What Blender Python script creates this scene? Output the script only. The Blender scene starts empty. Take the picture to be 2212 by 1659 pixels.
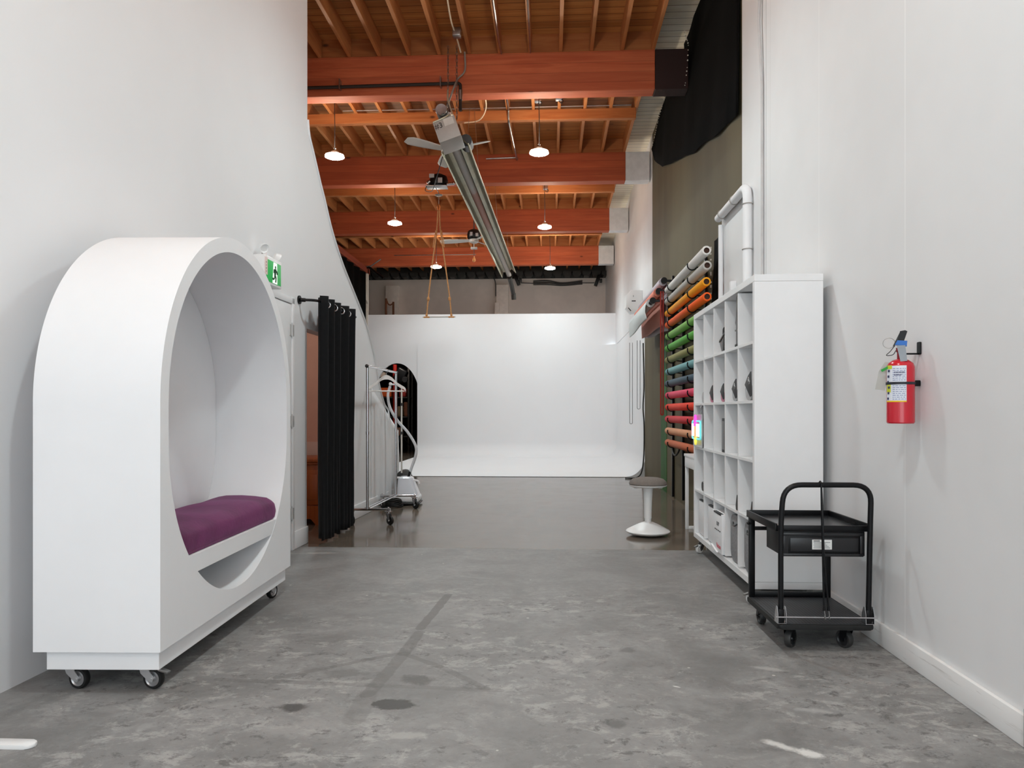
import bpy, bmesh, math, random
from mathutils import Vector, Matrix
random.seed(7)
PI = math.pi
SC = bpy.context.scene
COL = SC.collection
ALPHA = math.atan(84 / 1600.0)          # the camera looks this far to the left of the hall's long axis
CAMZ, F = 1.13, 1600.0
SA, CA = math.sin(ALPHA), math.cos(ALPHA)

# ---------- measuring helpers: photo pixel + known plane -> place in the hall ----------
def ray(px):
    u = (px - 1106) / F
    return u * CA - SA, CA + u * SA
def fl(px, py, z=0.0):
    t = (CAMZ - z) * F / (py - 889)
    a, b = ray(px)
    return Vector((a * t, b * t, z))
def onx(px, py, x):
    a, b = ray(px)
    t = x / a
    return Vector((x, b * t, CAMZ + (889 - py) / F * t))
def ony(px, py, y):
    a, b = ray(px)
    t = y / b
    return Vector((a * t, y, CAMZ + (889 - py) / F * t))
LX0, LK = -2.29, 0.03                    # left wall: x = LX0 + LK*y
LROT = -math.atan(LK)
def onl(px, py, o=0.0):
    """point on the left wall (offset o out of it) in the wall's own frame (o, s, z)"""
    a, b = ray(px)
    t = (LX0 + o) / (a - LK * b)
    X, Y = a * t, b * t
    c, s = math.cos(LROT), math.sin(LROT)
    return (o, -s * (X - LX0) + c * Y, CAMZ + (889 - py) / F * t)
def lw(o, s, z=0.0):
    c, sn = math.cos(LROT), math.sin(LROT)
    return Vector((LX0 + c * o - sn * s, sn * o + c * s, z))

# ---------- materials ----------
def lin(c):
    out = []
    for v in c:
        v = v / 255.0
        out.append(v / 12.92 if v <= 0.04045 else ((v + 0.055) / 1.055) ** 2.4)
    return (out[0], out[1], out[2], 1.0)
MATS = {}
class NT:
    def __init__(self, name):
        m = bpy.data.materials.new(name); m.use_nodes = True
        self.m = m; self.t = m.node_tree; self.b = self.t.nodes['Principled BSDF']
    def n(self, kind, **kw):
        nd = self.t.nodes.new(kind)
        for k, v in kw.items():
            if k.startswith('i_'):
                key = k[2:]
                nd.inputs[int(key) if key.isdigit() else key.replace('_', ' ')].default_value = v
            else: setattr(nd, k, v)
        return nd
    def l(self, a, b): self.t.links.new(a, b)
    def math(self, op, a, b=None, clamp=False):
        nd = self.n('ShaderNodeMath', operation=op, use_clamp=clamp)
        for i, v in enumerate((a, b)):
            if v is None: continue
            if isinstance(v, (int, float)): nd.inputs[i].default_value = v
            else: self.l(v, nd.inputs[i])
        return nd.outputs[0]
    def mix(self, fac, a, b, mode='MIX'):
        nd = self.n('ShaderNodeMix', data_type='RGBA', blend_type=mode)
        for i, v in ((0, fac), (6, a), (7, b)):
            if isinstance(v, (int, float)): nd.inputs[i].default_value = v
            elif isinstance(v, tuple): nd.inputs[i].default_value = v
            else: self.l(v, nd.inputs[i])
        return nd.outputs[2]
    def coord(self, which='Object', scale=(1, 1, 1), rot=(0, 0, 0)):
        tc = self.n('ShaderNodeTexCoord'); mp = self.n('ShaderNodeMapping')
        mp.inputs['Scale'].default_value = scale; mp.inputs['Rotation'].default_value = rot
        self.l(tc.outputs[which], mp.inputs['Vector']); return mp.outputs[0]
    def noise(self, vec, scale, detail=4, rough=0.6, dist=0.0):
        nd = self.n('ShaderNodeTexNoise')
        nd.inputs['Scale'].default_value = scale; nd.inputs['Detail'].default_value = detail
        nd.inputs['Roughness'].default_value = rough; nd.inputs['Distortion'].default_value = dist
        if vec is not None: self.l(vec, nd.inputs['Vector'])
        return nd.outputs[0]
    def ramp(self, fac, lo, hi, c0=0.0, c1=1.0):
        nd = self.n('ShaderNodeMapRange', clamp=True, interpolation_type='SMOOTHSTEP')
        nd.inputs[1].default_value = lo; nd.inputs[2].default_value = hi
        nd.inputs[3].default_value = c0; nd.inputs[4].default_value = c1
        self.l(fac, nd.inputs[0]); return nd.outputs[0]
    def bump(self, h, strength=0.2, dist=0.01):
        nd = self.n('ShaderNodeBump'); nd.inputs['Strength'].default_value = strength
        nd.inputs['Distance'].default_value = dist
        self.l(h, nd.inputs['Height']); self.l(nd.outputs[0], self.b.inputs['Normal'])

def mat(name, c, rough=0.5, metal=0.0, var=0.06, scale=8.0, bump=0.0, stretch=(1, 1, 1), coat=0.0, spec=None, sheen=0.0):
    if name in MATS: return MATS[name]
    k = NT(name); c = lin(c)
    v = k.coord('Object', stretch); nz = k.noise(v, scale)
    d = tuple(x * (1 - var) for x in c[:3]) + (1,); e = tuple(min(1, x * (1 + var)) for x in c[:3]) + (1,)
    k.l(k.mix(k.ramp(nz, 0.3, 0.7), d, e), k.b.inputs['Base Color'])
    k.b.inputs['Roughness'].default_value = rough; k.b.inputs['Metallic'].default_value = metal
    if coat: k.b.inputs['Coat Weight'].default_value = coat
    if spec is not None: k.b.inputs['Specular IOR Level'].default_value = spec
    if sheen: k.b.inputs['Sheen Weight'].default_value = sheen
    if bump: k.bump(nz, bump)
    MATS[name] = k.m; return k.m
def emat(name, c, strength, shade=None):
    if name in MATS: return MATS[name]
    k = NT(name); c = lin(c)
    k.b.inputs['Base Color'].default_value = c
    k.b.inputs['Emission Color'].default_value = c; k.b.inputs['Emission Strength'].default_value = strength
    if strength < 1.2: k.m.cycles.emission_sampling = 'NONE'
    MATS[name] = k.m; return k.m

def wall_mat(name, c, seams=(), rough=0.62, smudge=0.05, seed=0.0):
    k = NT(name); c = lin(c)
    v = k.coord('Object'); n1 = k.noise(v, 0.7 + seed, 3); n2 = k.noise(v, 5.0 + seed, 6, 0.65)
    d = tuple(x * (1 - smudge) for x in c[:3]) + (1,)
    col = k.mix(k.ramp(n1, 0.35, 0.7), d, c)
    spots = k.ramp(n2, 0.70, 0.78)
    col = k.mix(k.math('MULTIPLY', spots, 0.16), col, tuple(x * 0.6 for x in c[:3]) + (1,))
    if seams:
        tc = k.n('ShaderNodeTexCoord'); sp = k.n('ShaderNodeSeparateXYZ'); k.l(tc.outputs['Object'], sp.inputs[0])
        for (y, w, cc) in seams:
            dd = k.math('ABSOLUTE', k.math('SUBTRACT', sp.outputs[1], y))
            m = k.math('LESS_THAN', dd, w)
            col = k.mix(m, col, lin(cc))
    k.l(col, k.b.inputs['Base Color']); k.b.inputs['Roughness'].default_value = rough
    k.bump(n2, 0.04, 0.01)
    return k.m

def wood_mat(name, c0, c1, axis='X', rough=0.6, planks=0.0, plank_axis='Y', knots=True, scale=1.0):
    if name in MATS: return MATS[name]
    k = NT(name)
    st = {'X': (0.35, 5, 5), 'Y': (5, 0.35, 5), 'Z': (5, 5, 0.35)}[axis]
    oi = k.n('ShaderNodeObjectInfo')
    tc = k.n('ShaderNodeTexCoord')
    off = k.n('ShaderNodeVectorMath', operation='ADD'); cx = k.n('ShaderNodeCombineXYZ')
    k.l(k.math('MULTIPLY', oi.outputs['Random'], 37.0), cx.inputs[0]); k.l(k.math('MULTIPLY', oi.outputs['Random'], 11.0), cx.inputs[2])
    k.l(tc.outputs['Object'], off.inputs[0]); k.l(cx.outputs[0], off.inputs[1])
    mp = k.n('ShaderNodeMapping'); mp.inputs['Scale'].default_value = tuple(s * scale for s in st); k.l(off.outputs[0], mp.inputs[0])
    g = k.noise(mp.outputs[0], 3.0, 6, 0.6, 0.6)
    big = k.noise(off.outputs[0], 0.6 * scale, 2)
    col = k.mix(k.ramp(g, 0.3, 0.72), lin(c0), lin(c1))
    col = k.mix(k.ramp(big, 0.35, 0.7, 0, 0.35), col, tuple(x * 0.55 for x in lin(c0)[:3]) + (1,))
    if knots:
        vo = k.n('ShaderNodeTexVoronoi'); mk = k.n('ShaderNodeMapping')
        mk.inputs['Scale'].default_value = {'X': (0.5, 1, 1), 'Y': (1, 0.5, 1), 'Z': (1, 1, 0.5)}[axis]
        k.l(off.outputs[0], mk.inputs[0]); k.l(mk.outputs[0], vo.inputs['Vector']); vo.inputs['Scale'].default_value = 3.2 * scale
        col = k.mix(k.ramp(vo.outputs['Distance'], 0.03, 0.09, 0.75, 0), col, lin((38, 18, 10)))
    if planks:
        sp = k.n('ShaderNodeSeparateXYZ'); k.l(tc.outputs['Object'], sp.inputs[0])
        q = k.math('DIVIDE', sp.outputs['XYZ'.index(plank_axis)], planks)
        cell = k.math('FLOOR', q); fr = k.math('FRACT', q)
        wn = k.n('ShaderNodeTexWhiteNoise', noise_dimensions='1D'); k.l(cell, wn.inputs['W'])
        col = k.mix(k.math('MULTIPLY', wn.outputs['Value'], 0.5 if plank_axis == 'Y' else 0.3), col, tuple(x * 0.5 for x in lin(c0)[:3]) + (1,))
        gap = k.math('LESS_THAN', fr, 0.045)
        col = k.mix(k.math('MULTIPLY', gap, 1.0 if plank_axis == 'Y' else 0.35), col, lin((25, 12, 8)))
    k.l(col, k.b.inputs['Base Color']); k.b.inputs['Roughness'].default_value = rough
    k.bump(g, 0.12, 0.005)
    MATS[name] = k.m; return k.m

# ---------- geometry builder ----------
class MB:
    def __init__(self): self.bm = bmesh.new()
    def box(self, lo, hi, bev=0.0, seg=2, rot=None, about=None):
        bm = self.bm
        lo, hi = Vector(lo), Vector(hi)
        r = bmesh.ops.create_cube(bm, size=1.0)
        vs = r['verts']
        c = (lo + hi) / 2; d = hi - lo
        for v in vs: v.co = Vector((v.co.x * d.x, v.co.y * d.y, v.co.z * d.z)) + c
        if rot is not None:
            ab = Vector(about) if about is not None else c
            for v in vs: v.co = rot @ (v.co - ab) + ab
        if bev > 0:
            es = list({e for v in vs for e in v.link_edges})
            bmesh.ops.bevel(bm, geom=es, offset=min(bev, min(d) * 0.45), segments=seg, profile=0.5, affect='EDGES')
        return self
    def cyl(self, p0, p1, r, r2=None, seg=20, caps=True):
        p0, p1 = Vector(p0), Vector(p1); r2 = r if r2 is None else r2
        ax = (p1 - p0); q = ax.to_track_quat('Z', 'Y').to_matrix()
        bm = self.bm; a, b = [], []
        for i in range(seg):
            an = 2 * PI * i / seg; o = Vector((math.cos(an), math.sin(an), 0))
            a.append(bm.verts.new(p0 + q @ (o * r))); b.append(bm.verts.new(p1 + q @ (o * r2)))
        for i in range(seg):
            j = (i + 1) % seg; bm.faces.new((a[i], a[j], b[j], b[i]))
        if caps: bm.faces.new(a[::-1]); bm.faces.new(b)
        return self
    def tube(self, pts, r, seg=10, closed=False, rad=None):
        pts = [Vector(p) for p in pts]; n = len(pts); bm = self.bm
        tang = []
        for i in range(n):
            if closed: t = pts[(i + 1) % n] - pts[i - 1]
            else: t = pts[min(i + 1, n - 1)] - pts[max(i - 1, 0)]
            tang.append(t.normalized())
        up = Vector((0, 0, 1)) if abs(tang[0].z) < 0.9 else Vector((1, 0, 0))
        nrm = (up - tang[0] * up.dot(tang[0])).normalized(); rings = []
        for i in range(n):
            nrm = (nrm - tang[i] * nrm.dot(tang[i]))
            nrm = nrm.normalized() if nrm.length > 1e-6 else tang[i].orthogonal().normalized()
            bi = tang[i].cross(nrm); rr = rad[i] if rad else r
            rings.append([bm.verts.new(pts[i] + (nrm * math.cos(2 * PI * k / seg) + bi * math.sin(2 * PI * k / seg)) * rr) for k in range(seg)])
        for i in range(n if closed else n - 1):
            a, b = rings[i], rings[(i + 1) % n]
            for k in range(seg):
                m = (k + 1) % seg; bm.faces.new((a[k], a[m], b[m], b[k]))
        if not closed: bm.faces.new(rings[0][::-1]); bm.faces.new(rings[-1])
        return self
    def lathe(self, prof, c=(0, 0, 0), seg=32, axis='Z', caps=True):
        bm = self.bm; c = Vector(c); rings = []
        for (r, h) in prof:
            ring = []
            if r < 1e-6: ring = [bm.verts.new(c + self._ax(0, 0, h, axis))]
            else:
                for i in range(seg):
                    a = 2 * PI * i / seg
                    ring.append(bm.verts.new(c + self._ax(r * math.cos(a), r * math.sin(a), h, axis)))
            rings.append(ring)
        for a, b in zip(rings, rings[1:]):
            if len(a) == 1 and len(b) == 1: continue
            for i in range(seg):
                j = (i + 1) % seg
                if len(a) == 1: bm.faces.new((a[0], b[j], b[i]))
                elif len(b) == 1: bm.faces.new((a[i], a[j], b[0]))
                else: bm.faces.new((a[i], a[j], b[j], b[i]))
        if caps and len(rings[0]) > 1: bm.faces.new(rings[0][::-1])
        if caps and len(rings[-1]) > 1: bm.faces.new(rings[-1])
        return self
    @staticmethod
    def _ax(x, y, h, axis):
        return Vector((x, y, h)) if axis == 'Z' else (Vector((x, h, y)) if axis == 'Y' else Vector((h, x, y)))
    def prism(self, poly, plane, a, b, bev=0.0):
        """poly in the plane's two axes, swept from a to b along the third"""
        bm = self.bm
        def P(p, h):
            return {'XY': Vector((p[0], p[1], h)), 'XZ': Vector((p[0], h, p[1])), 'YZ': Vector((h, p[0], p[1]))}[plane]
        A = [bm.verts.new(P(p, a)) for p in poly]; B = [bm.verts.new(P(p, b)) for p in poly]
        n = len(poly); fs = [bm.faces.new(A[::-1]), bm.faces.new(B)]
        for i in range(n): fs.append(bm.faces.new((A[i], A[(i + 1) % n], B[(i + 1) % n], B[i])))
        if bev:
            es = list({e for f in fs[:2] for e in f.edges})
            bmesh.ops.bevel(bm, geom=es, offset=bev, segments=2, profile=0.5, affect='EDGES')
        return self
    def grid(self, fn, nu, nv, closed_u=False):
        bm = self.bm
        V = [[bm.verts.new(Vector(fn(i / nu, j / nv))) for j in range(nv + 1)] for i in range(nu + 1)]
        for i in range(nu):
            for j in range(nv): bm.faces.new((V[i][j], V[i + 1][j], V[i + 1][j + 1], V[i][j + 1]))
        return self
    def ball(self, c, r, seg=16, sc=(1, 1, 1)):
        res = bmesh.ops.create_uvsphere(self.bm, u_segments=seg, v_segments=max(6, seg // 2), radius=1.0)
        for v in res['verts']: v.co = Vector((v.co.x * r * sc[0], v.co.y * r * sc[1], v.co.z * r * sc[2])) + Vector(c)
        return self
    def build(self, name, material, parent=None, smooth=35, loc=None, rotz=None, solid=0.0):
        bm = self.bm
        bmesh.ops.recalc_face_normals(bm, faces=bm.faces[:])
        me = bpy.data.meshes.new(name); bm.to_mesh(me); bm.free()
        me.materials.append(material)
        if smooth:
            me.polygons.foreach_set('use_smooth', [True] * len(me.polygons))
            me.set_sharp_from_angle(angle=math.radians(smooth))
        o = bpy.data.objects.new(name, me); COL.objects.link(o)
        if parent is not None: o.parent = parent
        if loc is not None: o.location = loc
        if rotz is not None: o.rotation_euler[2] = rotz
        if solid:
            md = o.modifiers.new('thick', 'SOLIDIFY'); md.thickness = solid; md.offset = 0
        return o

def fillet(pts, r, n=6):
    pts = [Vector(p) for p in pts]; out = [pts[0]]
    for a, b, c in zip(pts, pts[1:], pts[2:]):
        d1, d2 = (a - b), (c - b); rr = min(r, d1.length * 0.49, d2.length * 0.49)
        s, e = b + d1.normalized() * rr, b + d2.normalized() * rr
        for i in range(n + 1):
            t = i / n; out.append(s * (1 - t) ** 2 + b * 2 * t * (1 - t) + e * t * t)
    out.append(pts[-1]); return out
def spline(pts, n=8):
    pts = [Vector(p) for p in pts]; P = [pts[0] * 2 - pts[1]] + pts + [pts[-1] * 2 - pts[-2]]; out = []
    for i in range(1, len(P) - 2):
        p0, p1, p2, p3 = P[i - 1:i + 3]
        for k in range(n):
            t = k / n
            out.append(0.5 * ((2 * p1) + (p2 - p0) * t + (2 * p0 - 5 * p1 + 4 * p2 - p3) * t * t + (3 * p1 - p0 - 3 * p2 + p3) * t ** 3))
    out.append(pts[-1]); return out
def rrect(x0, y0, x1, y1, r, n=6):
    out = []
    for cx, cy, a0 in ((x1 - r, y1 - r, 0), (x0 + r, y1 - r, PI / 2), (x0 + r, y0 + r, PI), (x1 - r, y0 + r, 1.5 * PI)):
        for i in range(n + 1):
            a = a0 + PI / 2 * i / n; out.append((cx + r * math.cos(a), cy + r * math.sin(a)))
    return out
def text_obj(name, s, size, material, parent, loc, rot, depth=0.0006, align='CENTER'):
    cu = bpy.data.curves.new(name, 'FONT'); cu.body = s; cu.size = size; cu.extrude = depth; cu.align_x = align; cu.align_y = 'CENTER'
    tmp = bpy.data.objects.new(name, cu); COL.objects.link(tmp)
    me = bpy.data.meshes.new_from_object(tmp.evaluated_get(bpy.context.evaluated_depsgraph_get()))
    bpy.data.objects.remove(tmp); bpy.data.curves.remove(cu)
    me.name = name; me.materials.clear(); me.materials.append(material)
    o = bpy.data.objects.new(name, me); COL.objects.link(o); o.parent = parent; o.location = loc; o.rotation_euler = rot
    return o

def tag(o, label, cat, group=None, kind=None):
    o['label'] = label; o['category'] = cat
    if group: o['group'] = group
    if kind: o['kind'] = kind
    return o
def thing(name, label, cat, loc=(0, 0, 0), rotz=0.0, group=None):
    o = bpy.data.objects.new(name, None); COL.objects.link(o)
    o.location = loc; o.rotation_euler = (0, 0, rotz); o.empty_display_size = 0.1
    return tag(o, label, cat, group)
def struct(o):
    o['kind'] = 'structure'; return o
def copy_tree(o, parent=None):
    c = o.copy(); COL.objects.link(c); c.parent = parent
    for ch in list(o.children): copy_tree(ch, c)
    return c

# ---------- the palette ----------
WHITE = mat('white paint', (236, 236, 238), 0.55, var=0.02, scale=3)
POD = mat('pod satin white', (243, 243, 245), 0.45, var=0.015, scale=2)
LAM = mat('white laminate', (240, 240, 241), 0.35, var=0.01)
WPLA = mat('white plastic', (240, 240, 240), 0.35, var=0.01)
CHROME = mat('chrome', (205, 205, 208), 0.16, 1.0, var=0.04)
STEEL = mat('galvanised steel', (172, 172, 172), 0.35, 1.0, var=0.1, scale=14)
GREY = mat('grey painted metal', (165, 160, 155), 0.5, 0.2, var=0.06)
BLACK = mat('black powder coat', (9, 9, 12), 0.4, var=0.15, scale=20, spec=0.3)
RUB = mat('black rubber', (14, 14, 14), 0.6, var=0.1)
DKP = mat('dark plastic', (40, 40, 42), 0.45, var=0.1)
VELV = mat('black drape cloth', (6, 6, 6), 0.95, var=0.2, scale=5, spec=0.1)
BLACKC = mat('black curtain cloth', (17, 17, 19), 0.9, var=0.15, scale=30, spec=0.2, sheen=0.08)
LAMP_STRENGTH, RIM_STRENGTH, FILL_DAYLIGHT, EXPOSURE = 320.0, 210.0, 3.1, -0.05
# ================= the setting =================
def floor_material():
    k = NT('sealed concrete')
    v = k.coord('Object'); tc = k.n('ShaderNodeTexCoord'); sp = k.n('ShaderNodeSeparateXYZ'); k.l(tc.outputs['Object'], sp.inputs[0])
    P = tc.outputs['Object']
    big = k.noise(v, 0.55, 5, 0.6, 0.4); mid = k.noise(v, 2.3, 8, 0.68, 0.6); fine = k.noise(v, 22, 6, 0.7)
    col = k.mix(k.ramp(mid, 0.3, 0.7), lin((116, 115, 114)), lin((156, 155, 154)))
    col = k.mix(k.ramp(big, 0.4, 0.62, 0, 0.5), col, lin((134, 132, 131)))
    col = k.mix(k.math('MULTIPLY', k.ramp(fine, 0.25, 0.75), 0.30), col, lin((98, 95, 93)))
    # worn scabby area: flaked light and dark patches in the middle of the near floor
    wn = k.noise(k.coord('Object', (1, 1, 1)), 1.1, 3, 0.6)
    worn = k.math('MULTIPLY', k.ramp(wn, 0.38, 0.56, 0.12, 1.0), k.ramp(sp.outputs[1], 5.2, 4.2))
    fl1 = k.noise(k.coord('Object', (1.0, 1.35, 1)), 5.5, 12, 0.80, 0.35)
    flake = k.math('MULTIPLY', k.ramp(fl1, 0.50, 0.60), worn)
    col = k.mix(k.math('MULTIPLY', flake, 0.55), col, lin((182, 180, 177)))
    fl2 = k.noise(k.coord('Object', (1.2, 1.5, 1)), 8.3, 12, 0.82, 0.3)
    dark = k.math('MULTIPLY', k.ramp(fl2, 0.535, 0.60), worn)
    col = k.mix(k.math('MULTIPLY', dark, 0.8), col, lin((90, 88, 87)))
    fl3 = k.noise(k.coord('Object', (1, 1.2, 1)), 30, 8, 0.75)
    col = k.mix(k.math('MULTIPLY', k.math('MULTIPLY', k.ramp(fl3, 0.58, 0.68), k.ramp(fl1, 0.46, 0.54)), 0.4), col, lin((196, 194, 191)))
    pit = k.noise(k.coord('Object', (1, 1, 1)), 46, 4, 0.6)
    col = k.mix(k.math('MULTIPLY', k.ramp(pit, 0.66, 0.72), 0.5), col, lin((70, 68, 66)))
    # pale specks
    vo = k.n('ShaderNodeTexVoronoi'); k.l(v, vo.inputs['Vector']); vo.inputs['Scale'].default_value = 7.0
    vs = k.n('ShaderNodeTexWhiteNoise', noise_dimensions='3D'); k.l(vo.outputs['Position'], vs.inputs[0])
    speck = k.math('MULTIPLY', k.math('LESS_THAN', vo.outputs['Distance'], 0.055), k.math('GREATER_THAN', vs.outputs[0], 0.72))
    col = k.mix(k.math('MULTIPLY', speck, 0.7), col, lin((205, 203, 198)))
    wob = k.noise(v, 9, 5, 0.7)
    def ell(c, rx, ry, color, amt, soft=0.45, rotz=0.0):
        nonlocal col
        mp = k.n('ShaderNodeMapping', vector_type='TEXTURE'); mp.inputs['Location'].default_value = (c.x, c.y, 0)
        mp.inputs['Rotation'].default_value = (0, 0, rotz); mp.inputs['Scale'].default_value = (rx, ry, 1)
        k.l(P, mp.inputs[0]); ln = k.n('ShaderNodeVectorMath', operation='LENGTH'); k.l(mp.outputs[0], ln.inputs[0])
        d = k.math('ADD', ln.outputs['Value'], k.math('MULTIPLY', k.math('SUBTRACT', wob, 0.5), 2.2))
        col = k.mix(k.math('MULTIPLY', k.ramp(d, 1.0, 1.0 - soft), amt), col, lin(color))
    def seg(a, b, w, color, amt):
        nonlocal col
        d = (b - a); L2 = d.length_squared
        s = k.n('ShaderNodeVectorMath', operation='SUBTRACT'); k.l(P, s.inputs[0]); s.inputs[1].default_value = a
        dt = k.n('ShaderNodeVectorMath', operation='DOT_PRODUCT'); k.l(s.outputs[0], dt.inputs[0]); dt.inputs[1].default_value = d
        h = k.math('DIVIDE', dt.outputs['Value'], L2, True)
        sc = k.n('ShaderNodeVectorMath', operation='SCALE'); sc.inputs[0].default_value = d; k.l(h, sc.inputs['Scale'])
        df = k.n('ShaderNodeVectorMath', operation='SUBTRACT'); k.l(s.outputs[0], df.inputs[0]); k.l(sc.outputs[0], df.inputs[1])
        ln = k.n('ShaderNodeVectorMath', operation='LENGTH'); k.l(df.outputs[0], ln.inputs[0])
        dd = k.math('ADD', ln.outputs['Value'], k.math('MULTIPLY', k.math('SUBTRACT', wob, 0.5), 0.03))
        col = k.mix(k.math('MULTIPLY', k.ramp(dd, w, w * 0.75), amt), col, lin(color))
    G = (98, 95, 93)
    seg(fl(968, 1285), fl(908, 1358), 0.030, G, 0.70); seg(fl(906, 1366), fl(872, 1412), 0.034, G, 0.61)
    seg(fl(872, 1412), fl(795, 1500), 0.036, G, 0.52); seg(fl(795, 1500), fl(765, 1555), 0.05, G, 0.38)
    seg(fl(600, 1464), fl(720, 1440), 0.022, G, 0.38); seg(fl(720, 1440), fl(860, 1412), 0.020, G, 0.47)
    seg(fl(880, 1415), fl(950, 1440), 0.020, G, 0.47); seg(fl(950, 1440), fl(1050, 1488), 0.022, G, 0.42)
    seg(fl(470, 1468), fl(800, 1480), 0.022, G, 0.38); seg(fl(800, 1480), fl(1080, 1492), 0.022, G, 0.33)
    ell(fl(851, 1522), 0.088, 0.060, (68, 65, 63), 0.95, 0.3); ell(fl(632, 1530), 0.07, 0.05, (72, 69, 67), 0.9, 0.5)
    ell(fl(905, 1468), 0.10, 0.07, (78, 75, 73), 0.7, 0.6); ell(fl(1330, 1565), 0.05, 0.05, (80, 78, 76), 0.6, 0.7)
    ell(fl(1355, 1405), 0.06, 0.045, (86, 84, 82), 0.6, 0.6); ell(fl(740, 1455), 0.12, 0.07, (92, 89, 87), 0.5, 0.6)
    W = (222, 221, 218)
    ell(fl(1690, 1612), 0.085, 0.028, W, 0.75, 0.7, -0.7); ell(fl(1745, 1628), 0.05, 0.036, W, 0.85, 0.6, -0.4)
    ell(fl(1660, 1445), 0.12, 0.03, (186, 184, 182), 0.5, 0.9, -0.3); ell(fl(1758, 1535), 0.10, 0.03, (178, 177, 176), 0.5, 0.9, -0.2)
    ell(fl(1460, 1483), 0.022, 0.008, W, 0.8, 0.5, -0.5); ell(fl(650, 1573), 0.18, 0.10, (160, 158, 156), 0.5, 0.7, 0.4)
    ell(fl(310, 1570), 0.12, 0.045, (158, 157, 156), 0.55, 0.8, 0.3); ell(fl(875, 1590), 0.10, 0.04, (176, 174, 171), 0.6, 0.7)
    ell(fl(690, 1195), 0.28, 0.05, (178, 175, 170), 0.6, 0.9, 0.1); ell(fl(1415, 1170), 0.14, 0.14, (172, 169, 165), 0.45, 1.0)
    # the hall beyond the joint is polished and browner
    edge = k.math('ADD', sp.outputs[1], k.math('MULTIPLY', k.math('SUBTRACT', wob, 0.5), 0.05))
    far = k.ramp(edge, 6.06, 6.12)
    far_c = k.mix(k.ramp(mid, 0.28, 0.72), lin((98, 84, 70)), lin((114, 99, 83)))
    far_c = k.mix(k.ramp(big, 0.35, 0.7, 0, 0.5), far_c, lin((86, 79, 72)))
    col = k.mix(k.math('MULTIPLY', far, 0.85), col, far_c)
    k.l(col, k.b.inputs['Base Color'])
    rn = k.math('ADD', k.math('MULTIPLY', mid, 0.25), 0.42)
    rf = k.math('ADD', k.math('MULTIPLY', mid, 0.16), 0.05)
    mx = k.n('ShaderNodeMix', data_type='FLOAT'); k.l(far, mx.inputs[0]); k.l(rn, mx.inputs[2]); k.l(rf, mx.inputs[3])
    k.l(mx.outputs[0], k.b.inputs['Roughness'])
    k.l(k.math('SUBTRACT', 0.5, k.math('MULTIPLY', far, 0.22)), k.b.inputs['Specular IOR Level'])
    bp = k.n('ShaderNodeBump'); bp.inputs['Distance'].default_value = 0.004
    k.l(k.math('MULTIPLY', k.math('SUBTRACT', 1.0, far), 0.35), bp.inputs['Strength'])
    k.l(k.math('ADD', fl1, k.math('MULTIPLY', fine, 0.5)), bp.inputs['Height']); k.l(bp.outputs[0], k.b.inputs['Normal'])
    return k.m
struct(MB().box((-6.7, -4.6, -0.12), (1.75, 22.3, 0.0)).build('floor', floor_material(), smooth=0))

# --- left partition with its sweeping cut-down end and the doorway behind the curtain
WL = wall_mat('left wall paint', (234, 234, 236), (), 0.6, 0.03, 0.1)
curve_px = [(667, 292), (674, 322), (683, 360), (691, 395), (700, 430), (712, 482), (724, 524), (740, 572), (760, 622), (776, 662), (790, 700), (800, 736), (807, 765), (813, 800), (820, 838), (830, 874), (841, 907)]
cv = [onl(x, y)[1:] for x, y in curve_px]
DS0, DS1, DZ = 6.285, 7.15, 1.845       # the doorway
def left_wall():
    mb = MB(); bm = mb.bm; T = 0.11
    top = [(-4.5, 5.35), (6.30, 5.35), (6.30, 3.42)] + [c for c in cv]
    top[2] = (6.30, cv[0][1] + 0.12)
    def zt(s):
        for a, b in zip(top, top[1:]):
            if a[0] <= s <= b[0] and b[0] > a[0]: return a[1] + (b[1] - a[1]) * (s - a[0]) / (b[0] - a[0])
        return top[-1][1]
    end = cv[-1][0]
    ss = [-4.5, 0, 3, DS0, 6.30]
    cols = [(-4.5, 0, 5.35), (0, 0, 5.35), (3, 0, 5.35), (DS0, 0, 5.35), (DS0, DZ, 5.35), (6.2999, DZ, 5.35), (6.30, DZ, top[2][1])]
    fine = spline([Vector((c[0], c[1], 0)) for c in cv], 4)
    done = False
    for p in fine:
        if p.x <= 6.301: continue
        if not done and p.x > DS1:
            z = zt(DS1); cols += [(DS1, DZ, z), (DS1, 0, z)]; done = True
        cols.append((p.x, DZ if not done else 0, p.y))
    cols.append((end, 0, cols[-1][2]))
    V = [[bm.verts.new((o, s, z)) for (o, z) in ((0, zb), (0, z2), (-T, z2), (-T, zb))] for (s, zb, z2) in cols]
    for a, b, ca, cb in zip(V, V[1:], cols, cols[1:]):
        for i in range(4):
            j = (i + 1) % 4
            try: bm.faces.new((a[i], a[j], b[j], b[i]))
            except ValueError: pass
    bm.faces.new(V[0]); bm.faces.new(V[-1])
    bmesh.ops.remove_doubles(bm, verts=bm.verts[:], dist=1e-5)
    return mb
struct(left_wall().build('wall_left', WL, loc=(LX0, 0, 0), rotz=LROT, smooth=30))
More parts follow.
